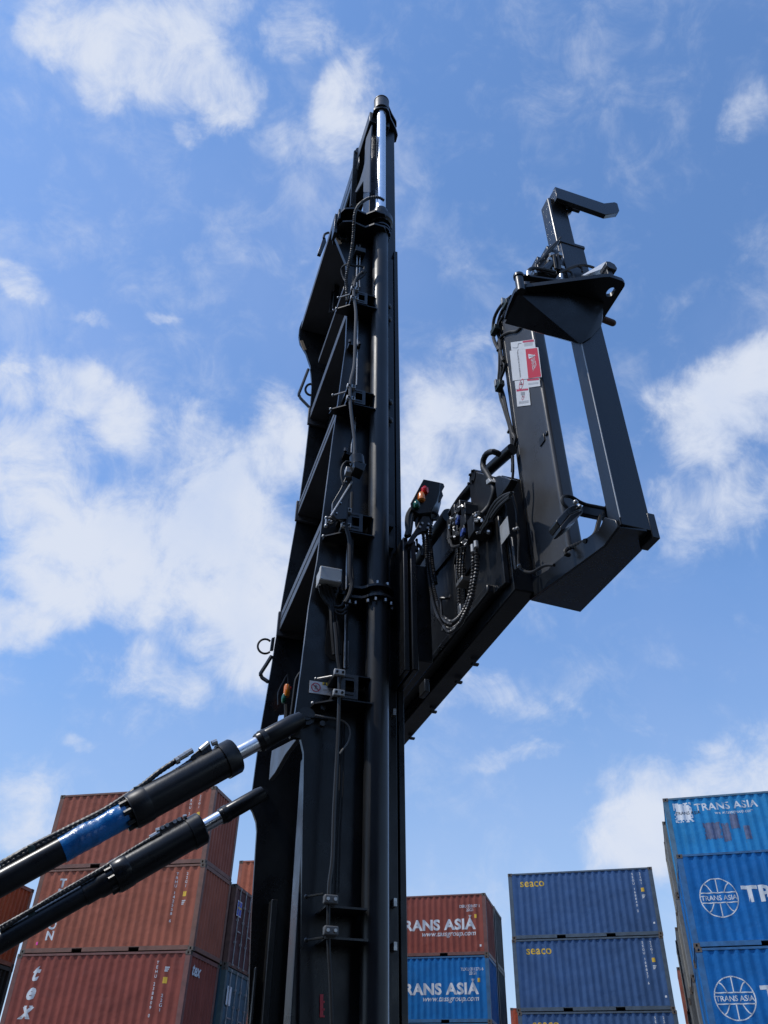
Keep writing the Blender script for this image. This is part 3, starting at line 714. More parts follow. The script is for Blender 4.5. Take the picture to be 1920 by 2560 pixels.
# --- cross members between the uprights
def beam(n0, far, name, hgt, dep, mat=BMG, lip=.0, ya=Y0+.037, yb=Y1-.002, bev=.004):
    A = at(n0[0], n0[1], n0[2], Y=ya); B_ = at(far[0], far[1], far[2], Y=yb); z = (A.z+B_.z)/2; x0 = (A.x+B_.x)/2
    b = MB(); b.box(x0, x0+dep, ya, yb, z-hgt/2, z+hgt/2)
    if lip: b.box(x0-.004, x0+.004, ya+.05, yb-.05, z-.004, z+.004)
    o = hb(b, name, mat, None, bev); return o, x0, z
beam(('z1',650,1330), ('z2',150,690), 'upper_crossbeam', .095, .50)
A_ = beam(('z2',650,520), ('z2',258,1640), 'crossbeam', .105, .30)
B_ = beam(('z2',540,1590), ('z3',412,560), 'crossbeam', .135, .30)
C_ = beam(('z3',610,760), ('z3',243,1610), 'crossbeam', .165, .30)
for q in (B_, C_):
    b = MB(); b.box(q[1]-.003, q[1]+.001, Y0+.05, Y1-.02, q[2]-.006, q[2]+.006); hb(b, 'seam', DARK, q[0])
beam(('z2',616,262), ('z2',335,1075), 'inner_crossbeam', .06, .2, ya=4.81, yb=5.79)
D1 = [at('z4',480,850,Y=Y0+.05), at('z4',400,900,Y=4.9), at('z4',275,960,Y=5.7), at('z4',250,1210,Y=5.9)]
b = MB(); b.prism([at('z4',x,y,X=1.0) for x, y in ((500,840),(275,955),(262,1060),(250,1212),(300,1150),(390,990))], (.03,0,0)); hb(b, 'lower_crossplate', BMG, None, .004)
# end pads where the cross members are welded
for q in (A_, B_, C_):
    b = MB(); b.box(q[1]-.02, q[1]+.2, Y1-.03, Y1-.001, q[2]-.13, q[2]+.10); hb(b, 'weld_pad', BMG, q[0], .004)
# flange plates around the gland
for z, y0_ in ((ZF1, 4.28), (ZF2, 4.30)):
    xl = at('z1',660,1290,Y=Y0).x if z == ZF1 else at('z1',640,1470,Y=Y0).x
    pts = [V((xl+.02, 4.62, z)), V((xl, 4.5, z)), V((xl+.01, y0_+.13, z)), V((xl+.05, y0_+.05, z)), V((xl+.13, y0_+.02, z)), V((1.27, y0_+.04, z)), V((1.34, y0_-.02, z)), V((1.44, y0_-.02, z)), V((1.53, 4.40, z)), V((1.55, 4.62, z))]
    b = MB(); b.prism(pts, (0,0,.028)); hb(b, 'flange_plate', BLK, None, .003)
b = MB(); b.box(rear[0].x-.01, rear[0].x+.02, Y0-.10, Y0-.002, ZF2-.12, ZF1-.002); b.box(1.0,1.02,4.34,4.498,ZF2+.03,ZF1-.002); hb(b, 'flange_web', BLK, None, .003)
e_ = at('h',855,250,Y=Y0-.01); b = MB(); b.ring(e_+V((0,-.02,0)), e_+V((0,.012,0)), [(0,.05),(.02,.056),(.03,.056)], 24); o = hb(b, 'lifting_eye', BLK2)
b = MB(); b.cyl(e_+V((0,-.06,0)), e_+V((0,.02,0)), .036, 20); cut(o, b)
for q in ([('h',700,155),('h',775,165),('h',800,290),('h',848,355),('h',790,375),('h',735,270)],):
    b = MB(); b.prism([at(*u, Y=Y0-.006) for u in q], (0,.004,0)); hb(b, 'tape_patch', TAN)
b = MB(); b.prism([at('z2',132,845,Y=5.97), at('z2',165,845,Y=5.97), at('z2',205,945,Y=5.97), at('z2',175,950,Y=5.97)], (0,.01,0)); hb(b, 'tape_patch', TAN)

# --- lift cylinder
YC = 4.40; c0 = at('z2',1012,1100,Y=YC); cx = c0.x; RC = .0735
ztop = at('z1',1125,1440,Y=YC).z
b = MB(); b.cyl((cx, YC, .3), (cx, YC, ztop+.12), RC, 40); lc = hb(b, 'lift_cylinder', CYL)
b = MB(); b.cyl((cx, YC, ztop+.1), (cx, YC, Zp), .051, 32); hb(b, 'chrome_rod', CHR, lc)
zg = at('z1',1130,1330,Y=YC-.1).z
b = MB(); b.ring((cx,YC,zg-.02),(cx,YC,zg+1), [(0,.10),(.03,.122),(.11,.122),(.14,.10),(.15,.085),(.20,.085),(.21,.075),(.26,.072)], 40)
bolts(b, [(cx+.105*math.cos(k*.55), YC+.105*math.sin(k*.55), zg-.028) for k in range(12)], (0,0,-1), .009, .014); hb(b, 'gland', BLK, lc)
z2_ = at('z1',1130,1400,Y=YC-.1).z
b = MB(); b.ring((cx,YC,z2_-.04),(cx,YC,z2_+1), [(0,.098),(.018,.098),(.018,.078),(.05,.078),(.05,.098),(.068,.098)], 40)
bolts(b, [(cx+.088*math.cos(k*.7), YC+.088*math.sin(k*.7), z2_-.04) for k in range(9)], (0,0,-1), .009, .02); hb(b, 'clamp_ring', BLK, lc)
zc_ = at('z3',1130,1400,Y=YC-.08).z
b = MB()
for dz in (0, .075): b.ring((cx,YC,zc_+dz),(cx,YC,zc_+1), [(0,.074),(0,.108),(.018,.108),(.018,.074)], 36)
pl = [V((cx-.07,YC-.07,0)), V((cx-.12,YC-.03,0)), V((cx-.21,YC-.02,0)), V((cx-.21,YC+.1,0)), V((cx-.05,YC+.1,0))]
for dz in (0, .075): b.prism([p+V((0,0,zc_+dz)) for p in pl], (0,0,.018))
hb(b, 'clamp_ring', BLK, lc)
b = MB(); bolts(b, [(cx+.095*math.cos(k), YC+.095*math.sin(k), zc_-.012) for k in (-2.6,-2.0,-1.3,-.7,-.1)]+[(cx-.19,YC,zc_-.012),(cx-.15,YC,zc_-.012)], (0,0,-1), .011, .022); bolts(b, [(cx-.19,YC,zc_+.093),(cx-.03,YC-.09,zc_+.093),(cx+.04,YC-.088,zc_+.093)], (0,0,1), .011, .022); hb(b, 'clamp_bolt', STL, lc)
p0 = at('z4',1266,540,Y=4.36); b = MB(); b.cyl((p0.x,4.36,.3),(p0.x,4.36,p0.z-.05), .0125, 12); b.ring((p0.x,4.36,p0.z-.05),(p0.x,4.36,p0.z+1), [(0,.0125),(.1,.006),(.2,.001)], 12); hb(b, 'slim_rod', pbr('grey_steel', (.30,.32,.37), .4, metal=.5), lc)
# small covers along the right-hand rail
for y_, rg, x_ in ((470,'z2',1118),(615,'z2',1120),(1530,'z2',1130),(1728,'z2',1130)):
    p = at(rg, x_, y_, Y=4.47); b = MB(); b.ball(p, .028, (.9,.8,1.2)); hb(b, 'roller_cover', BLK2)
for y_ in (700,900):
    p = at('z3',1265,y_,Y=4.47); b = MB(); b.box(p.x-.03,p.x+.02,4.45,4.5,p.z-.05,p.z+.05); hb(b, 'roller_cover', BLK2)
b = MB()
for q in (('z7',1333,890),('z7',1334,1268),('z4',1328,630)):
    p = at(*q, Y=4.48); b.box(p.x-.009,p.x+.009,4.46,4.5,p.z-.02,p.z+.02)
hb(b, 'rail_nut', STL)

# --- cable brackets up the web of the near upright
def bracket(fx, fy, rg, w=.105, h=.155, dark=False):
    YF = 4.33; c = at(rg, fx, fy, Y=YF); x0, x1, z0, z1 = c.x-w/2, c.x+w/2, c.z-h/2, c.z+h/2; hx, hz = w*.26, h*.24
    b = MB(); t_ = .006
    for q in ((x0,c.x-hx,z0,z1),(c.x+hx,x1,z0,z1),(c.x-hx,c.x+hx,z0,c.z-hz),(c.x-hx,c.x+hx,c.z+hz,z1)): b.box(q[0],q[1],YF,YF+t_,q[2],q[3])
    root = hb(b, 'cable_bracket', BKT)
    b = MB(); b.box(x0-.02, cx-.05, YF+t_, Y0-.001, z0-.012, z0-.004); b.box(x0-.01, cx-.06, YF+t_+.01, Y0-.001, z1+.002, z1+.008)
    b.prism([V((x0-.015,YF+.02,z0-.012)), V((x0-.13,Y0-.06,z0-.012)), V((x0-.14,Y0-.002,z0-.012)), V((x0-.015,Y0-.002,z0-.012))], (0,0,.01))
    b.box(x0, x0+.008, YF+t_, Y0-.001, z0-.003, z1); hb(b, 'shelf', BLK, root)
    for dz in (z1-.015, z0+.008):
        b = MB(); xc = x0-.018; b.box(xc-.034, xc+.034, YF-.03, YF+.0, dz-.012, dz+.026); cl = hb(b, 'clamp_block', ALU if not dark else BLK2, root, .004)
        b = MB(); bolts(b, [(xc-.018,YF-.03,dz+.007),(xc+.018,YF-.03,dz+.007)], (0,-1,0), .008, .007); hb(b, 'screw', DARK, cl)
        b = MB(); b.box(xc-.028, xc+.03, YF+.001, Y0-.001, dz-.008, dz+.020); hb(b, 'clamp_base', BLK2, cl)
    b = MB(); b.ball(V((x0-.14, Y0-.05, z0-.006)), .012); b.ball(V((x0-.13, Y0-.05, z1)), .010); b.cyl((x0-.12,Y0-.05,z1),(x0-.03,YF+.05,z1+.002),.007,8); hb(b, 'stud', STL, root)
    b = MB(); b.box(c.x-hx-.012, c.x+hx*.9, YF-.002, YF-.0005, z0+.018, z0+.024); b.box(c.x-hx-.012, c.x+hx*.9, YF-.002, YF-.0005, z1-.026, z1-.02); hb(b, 'slot', DARK, root)
    return x0-.018, c.z
brs = [bracket(815,370,'z2'), bracket(785,1465,'z2'), bracket(937,695,'z3'), bracket(948,400,'z4')]
for y_, yl in ((868,835),(1138,1210)):
    c = at('z7',778,y_,Y=4.30); b = MB(); b.box(c.x-.036,c.x+.036,4.27,4.31,c.z-.02,c.z+.022); cb_ = hb(b, 'clamp_block', pbr('dull_clamp_%d' % y_, (.10,.10,.10), .5), None, .006)
    b = MB(); bolts(b, [(c.x-.019,4.27,c.z),(c.x+.019,4.27,c.z)], (0,-1,0), .009, .008); hb(b, 'screw', STL, cb_)
    b = MB(); b.box(c.x-.02,c.x+.2,4.31,Y0-.001,c.z-.03,c.z-.02); p0=at('z7',575,yl,Y=4.42); p1=at('z7',720,yl-25 if yl==835 else yl-20,Y=4.34); b.cyl(p0,p1,.006,6); b.ball(p0,.012); hb(b, 'clamp_arm', BLK2, cb_)
# --- hoses and cables on the mast
def hose(name, pts, r, mat=RUB, rib=0, pitch=.02, parent=None, n=8):
    b = MB(); b.tube(pts, r, n, rib, None, pitch); return hb(b, name, mat, parent)
YHs = 4.31
A2 = lambda Y, *q: [at(*u, Y=Y) for u in q]
hose('ribbed_hose', [at('z1',1160,1165,Y=4.22), at('z1',1100,1135,Y=4.2), at('z1',1000,1145,Y=4.2), at('z1',905,1210,Y=4.2), at('z1',862,1290,Y=4.2), at('z1',850,1390,Y=4.22), at('z1',845,1500,Y=4.28), at('z1',825,1680,Y=4.34), at('z1',790,1850,Y=4.38), at('h',925,1000,Y=4.42), at('h',930,1180,Y=4.44), at('h',945,1420,Y=4.46)], .0135, pbr('hose_grey', (.03,.03,.03), .5), .22, .022, n=10)
hose('cable', [at('h',1255,800,Y=4.4), at('h',1180,775,Y=4.38), at('h',1050,770,Y=4.38), at('h',930,745,Y=4.4), at('h',855,800,Y=4.46), at('h',840,880,Y=4.48), at('h',880,1010,Y=4.49), at('h',920,1060,Y=4.48)], .009)
hose('cable', [at('h',1255,800,Y=4.4), at('h',1250,870,Y=4.36), at('h',1170,930,Y=4.36), at('h',1110,1010,Y=4.34), at('h',1085,1090,Y=4.33), at('h',1075,1150,Y=4.31)], .012, rib=.2, pitch=.03)
hose('cable', [at('h',1280,880,Y=4.4), at('h',1220,960,Y=4.37), at('h',1140,1020,Y=4.36), at('h',1060,1090,Y=4.36), at('h',1035,1180,Y=4.36)], .013, rib=.2, pitch=.03)
c = at('h',1178,510,Y=4.44); b = MB(); b.box(c.x-.05,c.x+.05,4.41,Y0-.001,c.z-.035,c.z+.03); hb(b, 'cable_clamp', BLK2, None, .004)
for dx in (-26, 24):
    hose('steel_line', [at('h',1155+dx*1.1,390,Y=4.47), at('h',1155+dx,480,Y=4.47), at('h',1155+dx,600,Y=4.46), at('h',1150+dx,800,Y=4.46), at('h',1145+dx,1000,Y=4.46), at('h',1150+dx,1170,Y=4.46)], .0065, STL)
hose('steel_line', A2(4.46, ('h',1140,1600),('h',1140,1740),('z2',770,900),('z2',765,1100),('z2',758,1340)), .006, STL)
hose('steel_line', A2(4.46, ('z2',745,1700),('z2',738,1850),('z2',705,2000),('z2',700,2212)), .006, STL)
main = A2(4.31, ('h',1065,1160),('h',1068,1350),('z2',740,430),('z2',752,560),('z2',745,800),('z2',735,1100),('z2',710,1230),('z2',690,1320),('z2',688,1470),('z2',695,1600),('z2',712,1750),('z2',735,1950),('z2',735,2100),('z3',905,100),('z3',900,160))
hose('main_cable', main, .0135, pbr('cable_grey', (.05,.05,.05), .5))
hose('main_cable', A2(4.31, ('z3',885,380),('z3',855,480),('z3',850,600),('z3',850,740),('z3',880,860),('z3',885,1000),('z3',885,1200),('z3',905,1280),('z3',880,1390),('z3',840,1460)), .015)
hose('cable', A2(4.38, ('z3',905,420),('z3',900,600),('z3',905,900),('z3',900,1100),('z3',912,1230),('z3',890,1380)), .012)
for k, xx in enumerate((862, 880)): hose('steel_line', A2(4.46, ('z3',xx,900),('z3',xx-8,1100),('z3',xx-12,1350),('z3',xx-20,1700),('z3',xx-25,2080)), .006, STL if k == 0 else RUB)
hose('cable', A2(4.40, ('z3',845,1400),('z3',815,1480),('z3',770,1500),('z3',740,1490)), .011); hose('cable', A2(4.40, ('z3',870,1480),('z3',830,1530),('z3',790,1540),('z3',750,1530)), .011); hose('cable', A2(4.40, ('z3',850,1540),('z3',820,1570),('z3',780,1570),('z3',745,1550)), .010)
for q in (((600,1290),(620,1380),(670,1460),(715,1540)),((660,1290),(690,1400),(715,1460),(730,1600)),((705,1310),(730,1420),(750,1540),(770,1700)),((640,1300),(655,1400),(700,1480),(715,1700))):
    hose('cable', [at('z3',q[0][0],q[0][1],Y=4.40)]+[at('z3',x,y,Y=4.44) for x, y in q[1:]]+[at('z3',q[-1][0]+22,1950,Y=4.45)], .013)
hose('main_cable', A2(4.38, ('z3',745,1650),('z3',760,1800),('z3',770,1960),('z3',790,2090),('z4',860,240),('z4',862,330)), .014)
hose('main_cable', A2(4.32, ('z4',858,260),('z4',858,470),('z4',855,600),('z4',850,760),('z4',838,1000),('z4',825,1250),('z4',812,1500),('z7',800,500),('z7',775,700),('z7',768,830)), .011, pbr('dull_cable', (.022,.022,.022), .45))
hose('main_cable', A2(4.30, ('z7',765,900),('z7',762,1130)), .010); hose('main_cable', A2(4.32, ('z7',765,1190),('z7',768,1300),('z7',780,1500),('z7',788,1700),('z7',795,1936)), .011)
hose('steel_line', A2(4.47, ('z4',905,10),('z4',900,240)), .005, STL); hose('steel_line', A2(4.47, ('z4',935,10),('z4',930,240)), .005, STL)
hose('steel_line', A2(4.47, ('z4',905,700),('z4',895,1000),('z4',890,1250),('z4',870,1600),('z7',870,200),('z7',850,800)), .005); hose('steel_line', A2(4.47, ('z4',875,700),('z4',865,1000),('z4',860,1250),('z7',845,100),('z7',820,700)), .005)
hose('grease_line', A2(4.44, ('z4',650,650),('z4',720,665),('z4',840,682),('z4',900,705),('z4',940,750),('z4',952,810),('z4',930,890),('z4',885,950),('z4',860,985)), .006, pbr('braided_line', (.16,.155,.15), .5))
for q in (('z2',735,900),('z3',890,60),('z3',850,1375),('z2',690,2105)):
    c = at(*q, Y=4.44); b = MB(); b.box(c.x-.05,c.x+.05,4.43,Y0-.001,c.z-.012,c.z+.012); b.cyl((c.x-.045,4.42,c.z),(c.x-.045,4.42,c.z+.03),.012,8); b.cyl((c.x+.04,4.42,c.z),(c.x+.04,4.42,c.z+.03),.012,8); hb(b, 'cable_tie', BLK2, None)
# grey junction box
def obox(rg, q, Y, depth, name, mat, parent=None, bevel=.004, up_=0):
    pts = [at(rg, x, y, Y=Y) for x, y in q]; b = MB(); b.prism(pts, (0, depth, up_)); return hb(b, name, mat, parent, bevel)
P4 = [at('z3', x, y, Y=4.36) for x, y in ((610,1108),(815,1140),(808,1272),(600,1232))]
xl, xr = (P4[0].x+P4[3].x)/2, (P4[1].x+P4[2].x)/2; zt, zb = (P4[0].z+P4[1].z)/2, (P4[2].z+P4[3].z)/2
b = MB(); b.box(xl, xr, 4.36, 4.40, zb, zt); jb = hb(b, 'junction_box', GBX, None, .006)
b = MB(); b.box(xl+.004, xr-.004, 4.401, 4.485, zb+.004, zt-.004); hb(b, 'box_back', GBX, jb, .004)
b = MB(); bolts(b, [(x, 4.36, z) for x in (xl+.012, xr-.012) for z in (zb+.012, zt-.012)], (0,-1,0), .006, .003); hb(b, 'screw', STL, jb)
b = MB()
for k in range(4): b.cyl((xl+.03+k*.045, 4.44, zb-.03), (xl+.03+k*.045, 4.44, zb+.004), .015, 10)
hb(b, 'cable_gland', RUB, jb)
# warning plate on the web
def label_quad(name, pts3, mat, parent=None):
    b = MB(); b.poly(pts3); return hb(b, name, mat, parent)
def flat_art(bm, org, ux, uy, name, mat, parent):
    M4 = Matrix(((ux.x, uy.x, 0, org.x), (ux.y, uy.y, 0, org.y), (ux.z, uy.z, 0, org.z), (0, 0, 0, 1)))
    for v in bm.verts: v.co = org+ux*v.co.x+uy*v.co.y
    b = MB(); b.bm.free(); b.bm = bm; return hb(b, name, mat, parent)
def ring_bm(r0, r1, n=32, slash=True):
    bm = bmesh.new(); 
    for k in range(n):
        a, c = 2*math.pi*k/n, 2*math.pi*(k+1)/n
        bm.faces.new([bm.verts.new((r*math.cos(t), r*math.sin(t), 0)) for r, t in ((r0,a),(r1,a),(r1,c),(r0,c))])
    if slash:
        w = (r1-r0)*.5; d = V((.707,-.707,0)); n_ = V((.707,.707,0))*w
        bm.faces.new([bm.verts.new(p) for p in (d*-r0-n_, d*r0-n_, d*r0+n_, d*-r0+n_)])
    return bm
def man_bm(s):
    bm = bmesh.new()
    def q(*p): bm.faces.new([bm.verts.new((x*s, y*s, 0)) for x, y in p])
    q(*[(.12*math.cos(k)*1+0, .62+.12*math.sin(k)) for k in [i*math.pi/4 for i in range(8)]])
    q((-.1,.46),(.1,.46),(.12,-.05),(-.1,-.05)); q((-.1,.44),(-.42,.18),(-.36,.1),(-.1,.3)); q((.1,.44),(.4,.3),(.36,.2),(.1,.3))
    q((-.1,-.05),(.02,-.05),(-.22,-.62),(-.34,-.55)); q((0,-.05),(.12,-.05),(.38,-.5),(.28,-.58)); return bm
def art_frame(A, B, C):            # A corner, B along reading direction, C upwards
    ux = (B-A); uy = (C-A); return A, ux.normalized(), uy.normalized(), ux.length, uy.length
A_0, B_0, C_0 = at('z4',598,446,Y=4.496), at('z4',806,484,Y=4.496), at('z4',608,342,Y=4.496)
w_, h_ = B_0.x-A_0.x, C_0.z-A_0.z; UX, UZ = V((1,0,0)), V((0,0,1)); org = V((A_0.x, 4.496, min(A_0.z, B_0.z)))
b = MB(); b.box(org.x, org.x+w_, 4.4945, 4.499, org.z, org.z+h_); wl = hb(b, 'warning_label', WHT, None, 0, 'white warning label with red prohibition circle')
O_ = lambda u, v, e=.0045: V((org.x+u*w_, 4.4945-e+.004, org.z+v*h_))
flat_art(ring_bm(.024,.030), O_(.26,.5), UX, UZ, 'prohibition_circle', PRED, wl); flat_art(man_bm(.024), O_(.26,.5,.0047), UX, UZ, 'pictogram', INK, wl)
flat_art(rect_bm(w_*.48, h_*.24), O_(.52,.76), UX, UZ, 'yellow_strip', YEL, wl)
for k in range(2): flat_art(rect_bm(w_*.3, h_*.04), O_(.56,.42-.1*k), UX, UZ, 'small_print', LGREY, wl)
tri = bmesh.new(); tri.faces.new([tri.verts.new(p) for p in ((0,0,0),(.022,0,0),(.011,.02,0))]); flat_art(tri, O_(.56,.79,.0048), UX, UZ, 'triangle', INK, wl)
# red marks low on the mast
b = MB()
for y_ in (1715,1780,1840): 
    c = at('z7',705,y_,Y=4.494); b.box(c.x-.008,c.x+.008,4.493,4.497,c.z-.018,c.z+.018); b.box(c.x+.008,c.x+.016,4.493,4.497,c.z-.018,c.z-.01)
hb(b, 'red_mark', DRED)
# camera on a bracket arm half-way up
arm0 = at('z3',895,230,Y=4.22); arm1 = at('z3',690,720,Y=4.36); 
q = [at('z3',860,240,Y=4.24), at('z3',925,235,Y=4.24), at('z3',915,360,Y=4.26), at('z3',870,480,Y=4.28), at('z3',840,700,Y=4.32), at('z3',740,720,Y=4.34), at('z3',690,690,Y=4.36), at('z3',700,560,Y=4.34), at('z3',790,400,Y=4.3)]
b = MB(); b.prism([V((p.x, 4.28, at_z)) for p, at_z in [(p, p.z) for p in q]], (0, .03, 0)); ar = hb(b, 'camera_arm', BLK2, None, .003)
b = MB(); b.cyl(at('z3',905,315,Y=4.27), at('z3',705,640,Y=4.27), .007, 8); bolts(b, [at('z3',x,y,Y=4.275) for x, y in ((850,320),(840,425),(800,520),(760,615),(715,600))], (0,-1,0), .006, .006); hb(b, 'edge_rod', STL, ar)
c = at('z3',960,130,Y=4.20); b = MB(); b.cyl(c+V((-.01,.0,.04)), c+V((0,.0,-.045)), .052, 20); b.prism([c+V((-.045,-.05,-.045)), c+V((.05,-.05,-.045)), c+V((.03,-.05,-.12)), c+V((-.035,-.05,-.10))], (0,.1,0)); hb(b, 'camera', BLK, ar, .004)
b = MB(); b.box(arm0.x-.035, arm0.x+.025, 4.22, 4.27, arm0.z+.0, arm0.z+.05); hb(b, 'camera_mount', ALU, ar, .004)
hose('cable', A2(4.2, ('z3',900,140),('z3',850,128),('z3',810,180),('z3',802,260),('z3',825,350)), .008, parent=ar)
b = MB(); 
for x, y in ((665,660),(660,735),(690,690),(710,700)): b.ball(at('z3',x,y,Y=4.34), .014)
b.cyl(at('z3',665,660,Y=4.34), at('z3',657,745,Y=4.34), .008, 8); hb(b, 'fastener', STL, ar)
# light bar on the far upright near the top
q = [at('h',x,y,Y=6.08) for x, y in ((495,262),(548,250),(560,330),(462,565),(398,545))]
b = MB(); b.prism(q, (0,.04,0)); wl2 = hb(b, 'work_light', BLK2, None, .005)
b = MB(); b.tube([at('h',510,262,Y=6.08), at('h',530,190,Y=6.08), at('h',600,160,Y=6.08)], .016, 8); hb(b, 'light_bracket', BLK2, wl2)
# traffic-lamp cluster on the far side, orange and green lens
b = MB(); b.tube([at('z4',330,560,Y=5.9), at('z4',332,450,Y=5.9), at('z4',370,370,Y=5.9), at('z4',410,300,Y=5.9), at('z4',415,400,Y=5.9)], .006, 6); lf = hb(b, 'signal_guard', BLK2)
c = at('z4',405,440,Y=5.85); b = MB(); b.ring(c+V((0,0,-.05)), c+V((0,0,1)), [(0,.02),(.02,.026),(.08,.026),(.1,.02)], 16); hb(b, 'orange_lens', LORG, lf)
c = at('z4',380,495,Y=5.85); b = MB(); b.ring(c+V((0,0,-.05)), c+V((0,0,1)), [(0,.012),(.02,.02),(.05,.02),(.08,.01)], 16); hb(b, 'green_lens', LGRN, lf)
b = MB(); b.ball(at('z4',432,418,Y=5.9), .014); hb(b, 'red_lens', LRED, lf)
hose('cable', [at('z4',400,560,Y=5.9), at('z4',402,620,Y=5.9), at('z4',398,710,Y=5.9)], .02)
hose('edge_line', [at('z4',520,280,Y=5.2), at('z4',482,340,Y=5.2), at('z4',462,480,Y=5.2), at('z4',435,680,Y=5.2)], .008)

# --- tilt cylinders
def tilt(Yt, pts, dims, first):
    """pts: pixel centres along the axis, lug end to the chassis end"""
    P = [at('t', x, y, Y=Yt) for x, y in pts]
    lug, end = P[0], P[-1]; ax = (end-lug).normalized(); D = lambda p: (p-lug).dot(ax)
    dist = [D(p) for p in P]; Lt = dist[-1]+1.9
    rEye, rRod, rCol, rBar, rTub = dims
    b = MB(); b.ring(lug-ax*.02, end, [(0,rEye*.85),(.06,rEye),(dist[1],rEye),(dist[1]+.01,rEye*.9)], 28); b.ring(lug+ax*(dist[1]-.07), end, [(0,rEye*1.08),(.03,rEye*1.08)], 28)
    root = hb(b, 'tilt_cylinder', BLK)
    nrm = V((ax.z, 0, -ax.x)); 
    if nrm.z < 0: nrm = -nrm
    b = MB(); b.cyl(lug+ax*(dist[1]-.02), lug+ax*(dist[2]+.05), rRod, 28); hb(b, 'chrome_rod', CHR, root)
    b = MB(); b.ring(lug+ax*dist[2], end, [(0,rCol*.93),(.01,rCol),(dist[3]-dist[2],rCol),(dist[3]-dist[2],rBar)], 40); hb(b, 'head_collar', BLK, root)
    b = MB(); b.cyl(lug+ax*(dist[3]-.005), lug+ax*dist[4], rBar, 40); b.ring(lug+ax*(dist[4]-.10), end, [(0,rBar*1.03),(.012,rBar*1.05),(.085,rBar*1.05),(.1,rBar*.97)], 40)
    u_ = ax.orthogonal().normalized(); v_ = ax.cross(u_)
    bolts(b, [lug+ax*(dist[4])+(u_*math.cos(k*.785)+v_*math.sin(k*.785))*rBar*.78 for k in range(8)], ax, .014, .04); hb(b, 'barrel', BLK, root)
    if first:
        b = MB(); b.cyl(lug+ax*(dist[4]-.002), lug+ax*dist[4]+ax*.03, rTub*1.0, 30); b.cyl(lug+ax*dist[5], lug+ax*Lt, rTub, 36); hb(b, 'tube', BLK, root)
        b = MB(); b.tube([lug+ax*(dist[4]+.02+(dist[5]-dist[4])*k/12) for k in range(13)], rTub*1.06, 48, 0, .006)
        for v in b.bm.verts:
            n_ = noise.noise_vector(v.co*9)*.006+noise.noise_vector(V((v.co.x*60,v.co.y*60,v.co.z*18)))*.0022; v.co += n_
        hb(b, 'blue_wrapping', BLUEW, root)
    else:
        b = MB(); b.ring(lug+ax*(dist[4]-.01), end, [(0,rTub*1.25),(.10,rTub*1.25),(.12,rTub*1.1),(.2,rTub*1.1),(.2,rTub),(Lt-dist[4],rTub)], 36); hb(b, 'tube', BLK, root)
    return root, lug, ax, nrm, dist, D
t1, l1_, a1_, n1_, d1_, D1_ = tilt(4.44, [(1770,5),(1525,163),(1405,222),(1330,265),(775,560),(395,770),(0,968)], (.054,.041,.099,.089,.062), True)
t2, l2_, a2_, n2_, d2_, D2_ = tilt(5.65, [(1545,440),(1300,592),(1200,640),(1130,690),(680,950),(600,985),(0,1320)], (.054,.044,.106,.098,.060), False)
# valve blocks and hoses over the tilt cylinders
def T_(Y, *q): return [at('t', x, y, Y=Y) for x, y in q]
b = MB(); b.prism(T_(4.40,(1130,215),(1240,122),(1260,185),(1145,260)), (0,.06,0)); vb = hb(b, 'valve_block', BLK2, t1, .004)
b = MB()
for q in (((1060,228),(1110,200)),((1185,180),(1235,138)),((1255,140),(1285,128)),((1095,205),(1140,180))): b.cyl(*T_(4.40,*q), .016, 8)
for q in (((1060,235),(1040,245)),): b.cyl(*T_(4.40,*q), .02, 8)
hb(b, 'hose_fitting', STL, vb)
for q, r in ((((1045,240),(940,310),(860,375),(780,430),(600,545),(380,655),(180,755),(0,862)),.015), (((1130,250),(1000,330),(900,390),(800,440),(700,498),(560,580),(380,675),(180,775),(0,885)),.015), (((1180,205),(1060,290),(930,370),(800,430),(640,520),(400,640),(190,745),(0,850)),.012)):
    hose('ribbed_hose', T_(4.42,*q), r, pbr('hose_black', (.025,.025,.025), .45), .09, .024, parent=t1, n=10)
b = MB(); b.prism(T_(4.40,(885,408),(1245,215),(1225,200),(880,395)), (0,.012,0)); hb(b, 'mount_strip', BLK2, t1)
for Yq, q, par in ((4.40, ((160,742),(205,742),(215,790),(170,800)), t1), (4.40, ((790,395),(830,390),(835,410),(800,420)), t1), (5.6, ((160,1130),(205,1120),(215,1165),(170,1175)), t2), (5.6, ((688,812),(735,800),(745,835),(700,850)), t2)):
    b = MB(); b.prism(T_(Yq,*q), (0,.06,0)); hb(b, 'hose_clamp', TEAL, par, .004)
b = MB(); b.cyl(*T_(4.43,(215,785),(365,725)), .012, 8); hb(b, 'bleed_pipe', ALU, t1)
b = MB(); b.prism(T_(5.6,(930,640),(1080,570),(1090,600),(950,685)), (0,.06,0)); vb = hb(b, 'valve_block', BLK2, t2, .004)
b = MB(); b.cyl(*T_(5.6,(1085,575),(1105,570)), .014, 8); b.cyl(*T_(5.6,(890,700),(945,668)), .018, 8); b.cyl(*T_(5.6,(925,660),(945,655)), .02, 8)
bolts(b, T_(5.59,(962,638),(990,623),(1035,602),(1062,588)), (0,-1,0), .014, .006); hb(b, 'hose_fitting', STL, vb)
for q, r in ((((900,700),(800,760),(720,810),(600,885),(470,960),(330,1040),(180,1130),(0,1230)),.014), (((930,690),(830,745),(740,805),(620,880),(460,975),(300,1065),(150,1150),(0,1248)),.014)):
    hose('ribbed_hose', T_(5.6,*q), r, pbr('hose_black2', (.025,.025,.025), .45), .09, .024, parent=t2, n=10)
